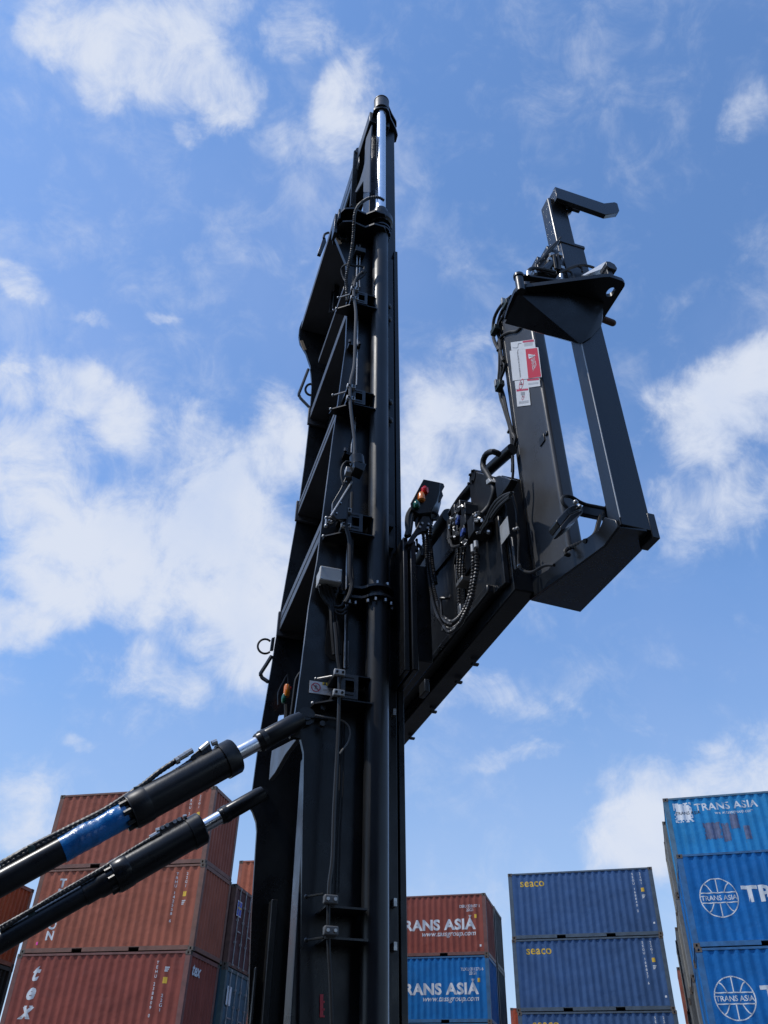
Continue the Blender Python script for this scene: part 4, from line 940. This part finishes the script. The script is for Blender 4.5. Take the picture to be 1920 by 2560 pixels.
# chassis end of the machine, out of the photo at the left: frame the cylinders hinge on
e1 = l1_+a1_*(d1_[-1]+1.9); e2 = l2_+a2_*(d2_[-1]+1.9)
xm_ = (e1.x+e2.x)/2
b = MB(); b.box(xm_-3.2, xm_+.1, 4.3, 6.2, .9, min(e1.z, e2.z)+.1); b.box(xm_+.1, .75, 4.75, 5.8, .9, 1.5); hb(b, 'chassis', BLK2, None, .02)

# --- carriage beside the mast
b = MB(); q = [('a',105,720),('a',135,716),('a',160,730),('a',190,780)]
xa = at('a',108,720,Y=4.22).x; zt_ = at('a',105,718,Y=4.22).z
b.box(xa, xa+.035, 4.22, 6.0, 5.35, zt_); b.box(xa+.045, xa+.085, 4.20, 6.0, 5.35, zt_-.03); b.box(xa+.095, xa+.20, 4.26, 6.0, 5.45, zt_-.18); cg = hb(b, 'carriage', BLK, None, .006)
b = MB(); p0 = at('g',315,1090,Y=4.1); b.box(p0.x-.014,p0.x+.016,4.1,4.2,p0.z+.02,p0.z+.10); hb(b, 'carriage_lug', BLK2, cg, .004)
for (x, y) in ((940,740),(750,945),(455,1285),(200,1590)):
    p0 = at('g',x,y,Z=5.5); b = MB(); b.box(p0.x-.07, p0.x-.022, p0.y-.014, p0.y+.014, 5.484, 5.499); hb(b, 'slide_stop', BLK2, cg, .004)
# --- spreader main beam reaching towards the camera
b = MB(); b.prism([V((1.9,y,z)) for y, z in ((3.47,5.58),(3.47,6.06),(3.75,6.12),(3.95,6.50),(4.6,6.56),(7.0,6.56),(7.0,5.72),(4.6,5.66),(3.8,5.62))], (.035,0,0)); sb = hb(b, 'spreader_beam', BLK2, None, .006)
b = MB(); b.prism([V((1.936,y,z)) for y, z in ((3.435,5.52),(3.435,6.36),(3.9,6.50),(4.0,6.45),(7.0,6.45),(7.0,5.50))], (.134,0,0)); hb(b, 'inner_beam', BLK, sb, .008)
b = MB(); b.box(1.86,1.935,3.62,7.0,5.60,5.66); hb(b, 'lower_flange', BLK2, sb, .01)
def panelbar(p, q, w, name='panel_rib'):
    A, B = at('a',*p,X=1.885), at('a',*q,X=1.885); d = (B-A).normalized(); n_ = V((0,-d.z,d.y))*w/2
    b = MB(); b.prism([A-n_, B-n_, B+n_, A+n_], (.014,0,0)); return hb(b, name, BLK, sb, .003)
panelbar((600,830),(310,1180),.05); panelbar((430,1060),(300,1210),.03); panelbar((610,1000),(640,1560),.03); panelbar((640,820),(600,1000),.03); panelbar((690,1050),(700,1480),.07); panelbar((845,900),(690,1130),.02)
b = MB(); b.prism([at('a',x,y,X=1.86) for x, y in ((800,68),(770,85),(760,140),(785,480),(830,560),(900,540),(985,400),(1008,300),(1010,150),(985,120))], (.035,0,0)); ear = hb(b, 'pivot_ear', BLK2, sb, .006)
c = at('a',792,125,X=1.855); b = MB(); b.cyl(c, c+V((.09,0,0)), .05, 20); bolts(b, [c+V((0,.02,.03)), c+V((0,-.02,.03)), c+V((0,.0,-.04)), c+V((0,.05,-.02))], (-1,0,0), .01, .012); hb(b, 'pivot_bolt', BLK2, ear)
b = MB(); b.box(1.896,2.07,3.48,4.09,6.52,6.60); hb(b, 'ear_plate', BLK, sb, .006) if 0 else b.bm.free()
hose('telescope_rod', [at('a',600,500,X=1.93), at('a',700,345,X=1.93), at('a',900,115,X=1.96), at('a',1190,-150,X=2.02)], .038, BLK, n=16, parent=sb)
hose('telescope_barrel', [at('a',570,510,X=1.95), at('a',480,640,X=1.95), at('a',385,800,X=1.95), at('a',200,1080,X=1.95)], .06, BLK, n=20, parent=sb)
b = MB(); b.prism([at('a',x,y,X=1.84) for x, y in ((1015,125),(1050,112),(1175,150),(1140,220),(1080,300),(1035,345),(1020,230))], (.05,0,0)); hb(b, 'roller_bracket', BLK, sb, .006)
# plate with rating sticker
b = MB(); b.prism([at('a',x,y,X=1.896) for x, y in ((1060,622),(1140,512),(1160,688),(1080,797))], (.003,0,0)); hb(b, 'blank_plate', ALU, sb)
b = MB(); b.prism([at('a',x,y,X=1.893) for x, y in ((1165,715),(1182,722),(1222,1040),(1202,1045))], (.012,0,0)); hb(b, 'weld_strip', BLK2, sb, .004)
# valve manifold
b = MB(); random.seed(4)
for (x, y, w, h) in ((640,470,60,70),(690,440,70,80),(745,470,60,90),(600,600,60,90),(660,560,90,90),(740,560,80,100),(820,620,90,130),(660,680,80,90),(730,680,80,110),(600,720,60,70),(850,540,50,60)):
    p = at('a',x,y,X=1.80); b.box(1.77, 1.89, p.y-w*.00052, p.y+w*.00052, p.z-h*.00052, p.z+h*.00052)
mf = hb(b, 'valve_manifold', BLK2, sb, .006)
b = MB()
for x, y in ((655,540),(648,570),(705,665),(695,690)): p = at('a',x,y,X=1.765); b.box(1.755,1.775,p.y-.016,p.y+.016,p.z-.018,p.z+.018)
hb(b, 'solenoid_plug', BLUF, mf, .004)
b = MB()
for k in range(30):
    x, y = random.choice(((610,575),(600,560),(640,490),(690,430),(700,432),(630,660),(650,690),(720,770),(735,770),(880,550),(860,560),(845,500),(850,630),(870,680),(630,745),(585,600),(930,520),(940,680),(885,480),(640,650)))
    p = at('a',x+random.uniform(-14,14),y+random.uniform(-12,12),X=1.76); d = V((random.uniform(-1,0),random.uniform(-1,1),random.uniform(-1,1))).normalized(); b.cyl(p, p+d*.022, .0085, 7)
hb(b, 'hose_fitting', STL, mf)
b = MB(); b.cyl(at('a',795,800,X=1.76), at('a',800,870,X=1.76), .013, 12); b.cyl(at('a',828,765,X=1.76), at('a',832,825,X=1.76), .014, 12); hb(b, 'hose_ferrule', ALU, mf)
HG = pbr('spiral_hose', (.035,.033,.032), .4)
for q, r in ((((800,870),(803,960),(800,1060),(785,1200),(755,1340),(700,1470),(640,1540),(580,1560),(520,1520)),.0125), (((832,825),(835,960),(832,1060),(810,1200),(780,1340),(730,1470),(670,1580),(600,1630),(545,1620),(500,1560)),.0135)):
    hose('spiral_hose', [at('a',x,y,X=1.77) for x, y in q], r, HG, .3, .02, parent=sb, n=10)
for q, r, X_ in ((((350,600),(345,700),(340,850),(345,1000),(370,1180),(400,1340),(440,1480),(500,1590),(560,1660),(640,1620)),.010,1.74), (((330,640),(365,800),(372,980),(405,1180),(440,1340),(480,1480),(530,1560),(600,1590)),.010,1.76), (((300,600),(315,760),(345,950),(375,1150),(420,1330),(480,1500)),.011,1.79), (((385,580),(378,760),(400,1000),(430,1180)),.013,1.8)):
    hose('spiral_hose', [at('a',x,y,X=X_) for x, y in q], r, HG, .3, .018, parent=sb, n=8)
for q in (((655,830),(650,950),(645,1080),(660,1200),(660,1350),(668,1500)),((700,820),(680,950),(672,1080),(680,1200)),((720,820),(705,950),(700,1080),(705,1160))):
    hose('spiral_hose', [at('a',x,y,X=1.85) for x, y in q], .009, HG, .3, .02, parent=sb, n=8)
b = MB(); p = at('a',690,1165,X=1.84); b.box(1.82,1.89,p.y-.05,p.y+.05,p.z-.015,p.z+.015); hb(b, 'hose_clamp', STL, sb, .003); b = MB(); p = at('a',690,1440,X=1.84); b.box(1.82,1.89,p.y-.02,p.y+.02,p.z-.03,p.z+.03); hb(b, 'hose_clamp', STL, sb, .003)
hose('hose_guard', [at('a',575,1300,X=1.85), at('a',560,1328,X=1.80), at('a',490,1325,X=1.76), at('a',482,1345,X=1.76), at('a',490,1500,X=1.76), at('a',500,1650,X=1.76)], .009, BLK2, parent=sb)
for q in (((560,640),(580,760),(600,820),(680,800)),((550,745),(600,720),(680,690)),((570,590),(555,700),(575,790)),((960,560),(900,640),(880,690)),((1180,285),(1100,315),(1020,380),(960,480),(930,560),(880,640)),((1170,300),(1110,340),(1040,400),(975,500),(950,560)),((1165,330),(1060,420),(980,530))):
    hose('cable', [at('a',x,y,X=1.76) for x, y in q], .010, parent=sb)
hose('hose', [at('a',1175,-220,X=1.95), at('a',1030,-190,X=1.85) , at('i',430,1945,X=1.9), at('i',330,1900,X=1.86), at('i',230,1930,X=1.86), at('i',175,2030,X=1.86), at('i',175,2150,X=1.86), at('a',930,80,X=1.85), at('a',965,140,X=1.85), at('a',1000,220,X=1.85), at('a',1005,300,X=1.85), at('a',960,420,X=1.84), at('a',890,500,X=1.8)][2:], .019, parent=sb, n=12)
b = MB(); b.prism([at('a',x,y,X=1.82) for x, y in ((925,160),(950,140),(975,170),(930,205))], (.05,0,0)); hb(b, 'hose_clamp', ALU, sb, .003)
hose('cable', [at('e',x,y,X=1.95) for x, y in ((325,0),(330,200),(310,440),(318,500),(350,620),(380,750),(385,900),(390,1010),(408,1100),(405,1300),(405,1430),(440,1490),(500,1525),(570,1530),(640,1500),(720,1450),(800,1432),(870,1435))], .009, parent=sb)
b = MB()
for x, y in ((385,955),(345,970),(408,1445),(318,490)): b.ball(at('e',x,y,X=1.93), .012)
hb(b, 'cable_tie', ALU, sb)
# signal lamp box on its arm
LQ = lambda Y, *q: [at('l', x, y, Y=Y) for x, y in q]
b = MB(); b.prism(LQ(4.16,(590,178),(1010,262),(1000,480),(930,740),(770,1005),(480,1055),(280,925),(258,785)), (.06,.13,0)); sx = hb(b, 'signal_box', BLK, None, .004)
b = MB(); b.prism(LQ(4.20,(1010,262),(1098,290),(1125,365),(1060,480),(1092,590),(1015,740),(900,730)), (0,.08,0)); hb(b, 'box_bracket', BLK2, sx, .004)
b = MB(); b.box(*[0]*6) if 0 else None; b.ring(LQ(4.15,(625,480))[0]+V((0,0,-.02)), LQ(4.15,(625,480))[0]+V((0,0,1)), [(0,.02),(.012,.027),(.04,.027),(.06,.012)], 16); hb(b, 'red_lens', LRED, sx)
p = LQ(4.15,(540,640))[0]; b = MB(); b.ring(p+V((0,0,-.035)), p+V((0,0,1)), [(0,.018),(.012,.027),(.06,.025),(.075,.018)], 16); hb(b, 'orange_lens', LORG, sx)
p = LQ(4.15,(420,830))[0]; b = MB(); b.ring(p+V((0,0,-.03)), p+V((0,0,1)), [(0,.016),(.012,.024),(.045,.024),(.07,.01)], 16); hb(b, 'green_lens', LGRN, sx)
b = MB(); b.prism(LQ(4.18,(560,1090),(720,1110),(820,1270),(760,1370),(700,1480),(560,1500),(480,1540),(400,1640),(330,1780),(230,1830),(160,1790),(430,1370)), (0,.035,0)); hb(b, 'box_arm', BLK, sx, .004)
b = MB(); bolts(b, LQ(4.175,(555,1295),(495,1388),(715,1315),(692,1412)), (0,-1,0), .009, .008); hb(b, 'arm_bolt', STL, sx)
b = MB(); b.prism(LQ(4.2,(330,1790),(440,1870),(440,1690),(400,1660),(450,1670),(470,1980),(250,1900)), (0,.03,0)); hb(b, 'arm_foot', BLK, sx, .003)
for q, r in ((((500,1060),(430,1180),(410,1300),(425,1390)),.011),(((790,1020),(860,1020),(930,1070),(945,1130),(900,1190),(810,1195)),.012),(((300,930),(220,1060),(190,1200),(190,1350),(205,1480),(170,1620)),.020),(((350,1000),(290,1130),(260,1300),(240,1450),(210,1600)),.020),(((440,1820),(520,1900),(560,2010),(560,2110)),.012)):
    hose('cable', LQ(4.2,*q), r, parent=sx)
# --- end frame: posts, foot and head of the spreader
b = MB(); b.box(2.068, 2.165, 3.04, 3.42, 5.53, 7.95); SMP = pbr('satin_post_paint', (.010,.012,.015), .28, spec=.5, vary=.2, vscale=1.2, bump=.1, bscale=40)
ef = hb(b, 'end_post', pbr('satin_dark_grey', (.062,.064,.068), .36, vary=.2, vscale=1.5, bump=.08, bscale=30), None, .022)
ef.modifiers['edge'].segments = 4
b = MB(); b.box(2.075, 2.13, 3.421, 3.47, 5.52, 7.9); hb(b, 'post_flange', BLK2, ef, .004)
random.seed(9); b = MB(); pz = 5.6
while pz < 7.8:
    r_ = random.uniform(.006,.010); b.ball(V((2.088, 3.423, pz)), r_, (1,1,1.5), 8); pz += .016
hb(b, 'weld_bead', ALU, ef)
SMP_ = pbr('satin_post', (.026,.029,.034), .42, vary=.2, vscale=1.2, bump=.1, bscale=40)
Zh = 7.05; YP = at('z6',970,700,X=2.068).y; YPf = at('z6',890,700,X=2.068).y; XPR = at('z6',1170,720,Y=YP).x
fa, fb_, fc_ = at('c',130,1205,X=2.066), at('c',985,585,X=2.066), at('c',1150,362,X=2.066)
b = MB(); b.box(2.068, XPR, YP, YPf, fc_.z+.01, Zh+.02); hb(b, 'outer_post', SMP, ef, .004)
b = MB(); b.tube([V((2.069,YP-.001,fc_.z+.05+k*.05)) for k in range(29)], .0035, 6); hb(b, 'weld_bead', ALU, ef)
XR = 2.389
rb = at('c',695,1335,X=XR); n1r = at('c',1405,625,Z=fc_.z+.01); n2r = at('c',1470,440,Y=YP)
b = MB(); b.prism([fa, fb_, fc_, V((n2r.x, YP, fc_.z)), V((n1r.x, n1r.y, fc_.z+.01)), V((XR, rb.y, fa.z))], (0,0,.05)); foot = hb(b, 'foot_plate', SMP, ef, 0)
b = MB(); b.prism([fa]+[at('c',x,y,X=2.066) for x, y in ((985,585),(1150,362),(1125,282),(1000,250),(978,290),(930,400),(790,490),(540,680),(385,800),(345,850),(205,935),(150,900))], (-.012,0,0)); hb(b, 'foot_side', SMP, ef, .003)
k1, k2, k3 = at('c',1620,490,Y=YP-.002), at('c',1475,635,Z=at('c',1620,490,Y=YP-.002).z), at('c',1555,210,Y=YP-.002)
b = MB(); b.box(XPR-.01, k1.x, YP-.002, k2.y, k1.z, k3.z); hb(b, 'corner_block', SMP, ef, .003)
# head
hq_ = lambda z, *p: [at('z5', x, y, Z=z) for x, y in p]
hd_pts = hq_(Zh, (345,1230),(395,1110),(425,1070),(452,1055),(1240,952),(1300,950),(1420,990),(1442,1015),(1438,1040),(1245,1340))
dq_ = [at('d', x, y, Z=Zh-.02) for x, y in ((1400,512),(1180,640),(930,600),(740,520),(500,480),(285,480))]
b = MB(); b.prism(hd_pts+[V((p.x,p.y,Zh)) for p in dq_], (0,0,.03)); hd = hb(b, 'head_plate', BLK, ef, 0)
ho = at('z5',1306,1096,Z=Zh); b = MB(); b.ring(ho-V((0,0,.1)), ho+V((0,0,1)), [(0,.03),(.3,.03)], 16)
for v in b.bm.verts: v.co = V((ho.x+(v.co.x-ho.x)*.75, ho.y+(v.co.y-ho.y)*1.15, v.co.z))
cut(hd, b)
b = MB()
for p in hq_(Zh-.001, (440,1100),(900,1090),(1240,1190),(1235,1345))+[at('d',x,y,Z=Zh-.001) for x, y in ((1395,500),)]+[at('d',x,y,Z=Zh-.10) for x, y in ((285,500),(640,560),(748,572),(840,628),(935,682))]+[at('d',1045,715,X=2.055),at('d',1148,735,X=2.055),at('d',1190,715,Y=YP-.012),at('d',1290,650,Y=YP-.012),at('d',1395,530,Y=YP-.012)]: b.bm.verts.new(p)  # black gusset drawn on over the outer post as the head plate's shadow
bmesh.ops.convex_hull(b.bm, input=b.bm.verts); hb(b, 'head_gusset_and_shade', BLK, ef)
tw = at('z5',1280,1368,Y=2.74); b = MB(); b.cyl(tw+V((-.05,0,.01)), tw+V((.035,0,-.005)), .022, 14); b.ball(tw+V((.035,0,-.005)), .022); hb(b, 'twistlock', RST, ef)
pc = at('z5',448,1000,Z=Zh+.03); b = MB(); b.ring(pc+V((0,0,-.09)), pc+V((0,0,1)), [(0,.026),(.13,.026),(.13,.032),(.15,.032),(.15,.012),(.16,.012)], 20); hb(b, 'hinge_pin', BLK2, ef)
b = MB(); p0, p1 = at('z5',470,965,Z=Zh+.11), at('z5',830,1010,Z=Zh+.09); b.prism([p0-V((0,.02,0)), p1-V((0,.015,0)), p1+V((0,.015,0)), p0+V((0,.02,0))], (0,0,.02)); hb(b, 'lever', BLK, ef, .004)
# sleeve, mast tube and hook
a0, a1, a2, a3 = at('z5',835,600,Y=2.60), at('z5',905,975,Y=2.60), at('z5',1050,665,Y=2.60), at('z5',775,640,Y=2.60)
xs0, xs1 = (a0.x+a1.x)/2, a2.x; zs = a0.z; ysb = at('z5',775,650,X=xs0).y
b = MB(); b.box(xs0, xs1, 2.60, 2.60+.13, Zh+.031, zs); sv = hb(b, 'sleeve', SMP, ef, .006)
b = MB(); b.box(xs0-.005, xs1+.006, 2.594, 2.736, zs-.03, zs-.002); b.box(xs0+.01, xs1-.01, 2.605, 2.72, zs+.0, zs+.012); hb(b, 'sleeve_rim', SMP, sv, .004)
tx0 = at('z5',800,590,Y=2.62).x; tx1 = at('z5',968,590,Y=2.62).x; tz = at('z5',735,185,Y=2.62).z; tyb = at('z5',680,500,X=tx0).y
b = MB(); b.box(tx0, tx1, 2.62, min(max(tyb,2.70),2.8), zs-.2, tz-.02); tb = hb(b, 'telescopic_tube', SMP, ef, .016); tb.modifiers['edge'].segments = 4
hq = [(738,168),(780,100),(1245,258),(1345,243),(1375,258),(1392,320),(1390,345),(1345,362),(1265,362),(1210,345),(805,205),(752,280)]
Yh = 2.56
b = MB(); b.prism([at('z5',x,y,Y=Yh) for x, y in ((782,100),(1245,256),(1345,245),(1372,258),(1390,325),(1378,348),(1262,365),(1205,345),(800,205))], (0,.035,0)); hk = hb(b, 'guide_hook', SMP, ef, .003)
b = MB(); q0, q1 = at('z5',782,102,Y=Yh+.036), at('z5',800,205,Y=Yh+.036); b.box(q0.x, q0.x+.03, Yh+.036, Yh+.16, q1.z, q0.z); b.box(q0.x+.031, q0.x+.2, Yh+.036, Yh+.10, q1.z+.004, q1.z+.03); hb(b, 'hook_root', SMP, hk, .003)
b = MB(); b.prism([at('z5',x,y,Y=2.61) for x, y in ((905,300),(955,275),(940,340),(905,360))], (0,.02,0)); hb(b, 'hook_web', BLK, hk)
# white pads and little cables on the head
b = MB(); b.prism([at('z5',x,y,Y=Y_) for x, y, Y_ in ((1015,955,2.50),(1268,868,2.58),(1290,935,2.50),(1040,950,2.50))], (0,.05,0)); pd = hb(b, 'sensor_pad', PADM, ef, .003)
b = MB(); b.prism([at('z5',x,y,Y=Y_) for x, y, Y_ in ((1035,935,2.48),(1262,803,2.57),(1270,858,2.50),(1060,938,2.48))], (0,.05,0)); hb(b, 'pad_cover', PADM, pd, .002)
b = MB(); b.prism([at('z5',x,y,Y=2.415) for x, y in ((1264,803),(1300,805),(1345,830),(1370,868),(1365,888),(1290,862),(1270,842))], (0,.075,0)); b.prism([at('z5',x,y,Y=2.43) for x, y in ((1270,872),(1322,895),(1335,935),(1292,948))], (0,.06,0)); hb(b, 'pad_cap', pbr('dark_steel', (.06,.062,.065), .35, metal=.5), pd, .003)
for q, r in (((('z5',820,915),('z5',880,885),('z5',980,848),('z5',1060,840),('z5',1150,865)),.009),((('z5',880,890),('z5',930,905),('z5',955,950),('z5',945,975)),.007),((('z5',1000,850),('z5',1035,870),('z5',1040,905)),.007),((('z5',535,910),('z5',540,885),('z5',580,872),('z5',680,885),('z5',780,910)),.012),((('z5',605,870),('z5',605,830),('z5',660,780),('z5',720,700),('z5',800,620)),.007),((('z5',640,800),('z5',700,740),('z5',770,670),('z5',835,580)),.008),((('z5',770,750),('z5',780,820),('z5',790,880)),.012),((('z5',800,750),('z5',815,820),('z5',820,890)),.012)):
    hose('cable', [at(*u, Y=2.56) for u in q], r, parent=ef)
random.seed(3); b = MB()
for (x, y, w, h) in ((620,820,30,35),(660,850,60,60),(700,800,50,50),(740,760,40,50),(690,910,110,50),(760,880,60,50),(640,930,80,40),(790,800,40,110),(720,720,40,35)):
    p = at('z5',x,y,Y=2.62); b.box(p.x-w*.0006,p.x+w*.0006,2.59,2.68,p.z-h*.0007,p.z+h*.0007)
hv = hb(b, 'head_valve', BLK2, ef, .005)
b = MB(); b.cyl(at('z5',680,900,Y=2.58), at('z5',750,830,Y=2.58), .026, 16); hb(b, 'accumulator', BLK2, hv)
b = MB()
for q in (((530,905),(533,945)),((838,930),(840,985)),((590,900),(600,925))): b.cyl(at('z5',*q[0],Y=2.56), at('z5',*q[1],Y=2.56), .012, 10)
for x, y in ((735,790),(755,745),(830,745),(770,890),(850,870)): p = at('z5',x,y,Y=2.57); b.box(p.x-.012,p.x+.012,2.56,2.59,p.z-.014,p.z+.014)
hb(b, 'hose_fitting', STL, hv)
# cables hanging down the back of the end post
XP = 2.06
CQ = lambda rg, *q: [at(rg, x, y, X=XP) for x, y in q]
cab = [CQ('d',(360,190),(240,300),(165,440),(150,600),(165,700),(220,820),(228,900),(225,1050),(215,1180),(225,1280),(245,1382))+CQ('i',(470,1160),(520,1320),(570,1480),(602,1640),(615,1800),(612,1960)),
       CQ('d',(340,230),(250,360),(205,500),(200,600),(230,700),(240,800))+CQ('i',(430,350),(470,480),(500,560),(490,660),(440,780),(420,880),(440,1000),(500,1180),(560,1400),(610,1560),(640,1700)),
       CQ('d',(350,260),(280,400),(230,480),(215,560))+CQ('i',(410,80),(420,200),(440,350),(460,500),(450,700),(440,870),(490,1050),(540,1300),(590,1500),(618,1700),(620,1960)),
       CQ('d',(505,470),(480,530),(420,590),(340,600),(260,640),(215,700),(205,770),(240,830)),
       CQ('i',(570,1570),(640,1640),(665,1720),(640,1850),(615,1960),(625,2080),(620,2212))]
for k, q in enumerate(cab): hose('cable', q, (.013,.011,.012,.010,.011)[k], parent=ef)
b = MB()
for rg, x, y, s_ in (('d',165,585,.05),('d',300,290,.045),('i',415,900,.05)):
    p = at(rg, x, y, X=2.03); b.box(2.01,2.05,p.y-s_,p.y+s_*.6,p.z-.03,p.z+.02)
hb(b, 'cable_clamp', TEAL, ef, .004)
b = MB()
for rg, x, y in (('d',290,255),('i',410,860)): p = at(rg, x, y, X=2.03); b.box(2.0,2.03,p.y-.012,p.y+.012,p.z-.03,p.z+.03)
hb(b, 'clamp_plate', ALU, ef, .002)
b = MB(); 
for x, y in ((565,1600),(400,345),(485,500),(460,575),(610,1960),(620,1975)): b.ball(at('i',x,y,X=2.05), .013, (1,1,.7))
hb(b, 'cable_tie', BLK2, ef)
p = at('i',1080,1720,X=2.066); b = MB(); b.box(2.060,2.0685,p.y-.03,p.y+.03,p.z-.03,p.z+.03); b.box(2.058,2.0685,p.y-.07,p.y-.045,p.z-.012,p.z+.012); hb(b, 'scuffed_pad', BLK2, ef, .003)
# work lamp on a swing arm between the posts
YL = 2.86
b = MB(); b.prism([at('c',x,y,Y=YL) for x, y in ((720,120),(740,98),(960,150),(1050,160),(1050,230),(955,250),(720,200))], (0,.03,0)); la = hb(b, 'lamp_arm', BLK, ef, .004)
b = MB(); p = at('c',1040,175,Y=YL-.01); b.box(p.x-.02,p.x+.06,YL-.02,YL+.05,p.z-.04,p.z+.04); hb(b, 'arm_hinge', BLK2, la, .004)
b = MB(); b.prism([at('c',x,y,Y=YL-.07) for x, y in ((415,290),(430,260),(548,135),(600,105),(650,95),(700,110),(720,150),(580,210),(465,355))], (0.0,.09,0)); lm_ = hb(b, 'lamp_housing', BLK2, la, .006)
b = MB(); b.prism([at('c',x,y,Y=YL-.075) for x, y in ((465,350),(580,212),(718,155),(722,190),(640,290),(500,392),(482,392))], (0.0,.085,0)); hb(b, 'lamp_rim', BLK, lm_, .005)
b = MB(); b.prism([at('c',x,y,Y=YL-.078) for x, y in ((520,375),(560,320),(690,205),(700,215),(630,300),(540,365))], (0,.004,0)); hb(b, 'lamp_glass', LENS, lm_)
b = MB(); b.ball(at('c',640,72,Y=YL-.06), .014); b.ball(at('c',690,120,Y=YL-.08), .011); b.ball(at('c',1060,110,Y=YL-.04), .014); hb(b, 'lamp_bolt', STL, la)
hose('cable', [at('c',x,y,Y=YL) for x, y in ((560,150),(510,100),(485,50),(500,10),(550,0),(610,20),(680,65),(760,100),(860,120),(960,140),(1040,150))], .010, parent=la)
hose('cable', [at('c',x,y,Y=YL) for x, y in ((925,235),(900,330),(880,410),(850,460),(790,505),(740,520))], .013, parent=la)
hose('cable', [at('c',x,y,Y=2.98) for x, y in ((790,505),(700,540),(600,585),(540,615),(520,650),(545,685),(570,670))], .011, rib=.15, parent=la)
# safety stickers on the end post
XL = 2.0645
def lq(pts, dx=0): return [at('i', x, y, X=XL-dx) for x, y in pts]
st = label_quad('safety_sticker', lq(((592,222),(960,170),(975,300),(605,345))), WHT, ef); st['label'] = 'upper sticker with small red header'
label_quad('sticker_header', lq(((775,200),(945,176),(950,208),(778,226)),.001), PRED, st)
for k in range(4): label_quad('small_print', lq(((800,235+14*k),(930,218+14*k),(930,222+14*k),(800,239+14*k)),.001), LGREY, st)
b = MB(); b.tube([at('i',x,y,X=XL-.001) for x, y in ((625,300),(700,300),(712,240),(755,235))], .002, 4); hb(b, 'diagram', LGREY, st)
dz = label_quad('danger_sticker', lq(((578,350),(1000,296),(1018,300),(1072,752),(625,810)),.0008), WHT, ef); dz['label'] = 'large red and white DANGER sticker'
label_quad('red_panel', lq(((820,325),(1000,305),(1062,745),(865,775)),.0016), DRED, dz)
def side_text(txt, p0, p1, hgt_px, name, mat, par, dx=.0024, bold=.0, cond=1.0):
    """text running down the sticker from p0 to p1, letter tops to the right"""
    A, B = at('i',*p0,X=XL-dx), at('i',*p1,X=XL-dx); bm = text_mesh(txt, 1, bold)
    xs = [v.co.x for v in bm.verts]; Lx = max(xs)-min(xs); d = (B-A); hgt = hgt_px*.00088
    up_ = V((0, -abs(d.normalized().z), d.normalized().y*-1 if False else 0)).normalized()
    for v in bm.verts: v.co = A+d*((v.co.x-min(xs))/Lx)+up_*(v.co.y*hgt/.72)
    b = MB(); b.bm.free(); b.bm = bm; return hb(b, name, mat, par)
side_text('DANGER', (905,490), (935,668), 62, 'lettering', WHT, dz, bold=.0)
side_text('Keep away from the attachment', (690,360), (735,770), 26, 'lettering', INK, dz)
label_quad('warning_triangle', lq(((862,398),(978,420),(873,475)),.0024), WHT, dz); label_quad('exclamation', lq(((880,428),(945,424),(945,432),(880,438)),.003), INK, dz)
s3 = label_quad('safety_sticker', lq(((655,815),(1035,765),(1050,890),(870,915),(875,925),(670,940)),.0004), WHT, ef); s3['label'] = 'sticker with red prohibition circle'
label_quad('sticker_header', lq(((845,790),(1025,768),(1028,798),(850,815)),.0012), PRED, s3)
for k in range(2): label_quad('small_print', lq(((865,850+16*k),(1020,832+16*k),(1020,837+16*k),(865,856+16*k)),.0012), LGREY, s3)
def circ(rg_c, r, par):
    c = at('i',*rg_c,X=XL-.0014); flat_art(ring_bm(r*.82, r), c, V((0,-1,0)), V((0,0,1)), 'prohibition_circle', PRED, par); c2 = c-V((.0006,0,0)); flat_art(man_bm(r*.8), c2, V((0,-1,0)), V((0,0,1)), 'pictogram', INK, par)
circ((757,862), .036, s3)
s4 = label_quad('safety_sticker', lq(((672,945),(875,925),(900,1183),(695,1208)),.0008), WHT, ef); s4['label'] = 'lowest sticker with round red sign'
label_quad('sticker_header', lq(((682,948),(862,928),(864,955),(684,976)),.0016), PRED, s4); circ((785,1058), .022, s4)
for k in range(3): label_quad('small_print', lq(((720,1132+14*k),(870,1112+14*k),(870,1117+14*k),(720,1137+14*k)),.0016), LGREY, s4)
label_quad('small_print', lq(((748,985),(808,978),(812,1028),(750,1034)),.0016), LGREY, s4)
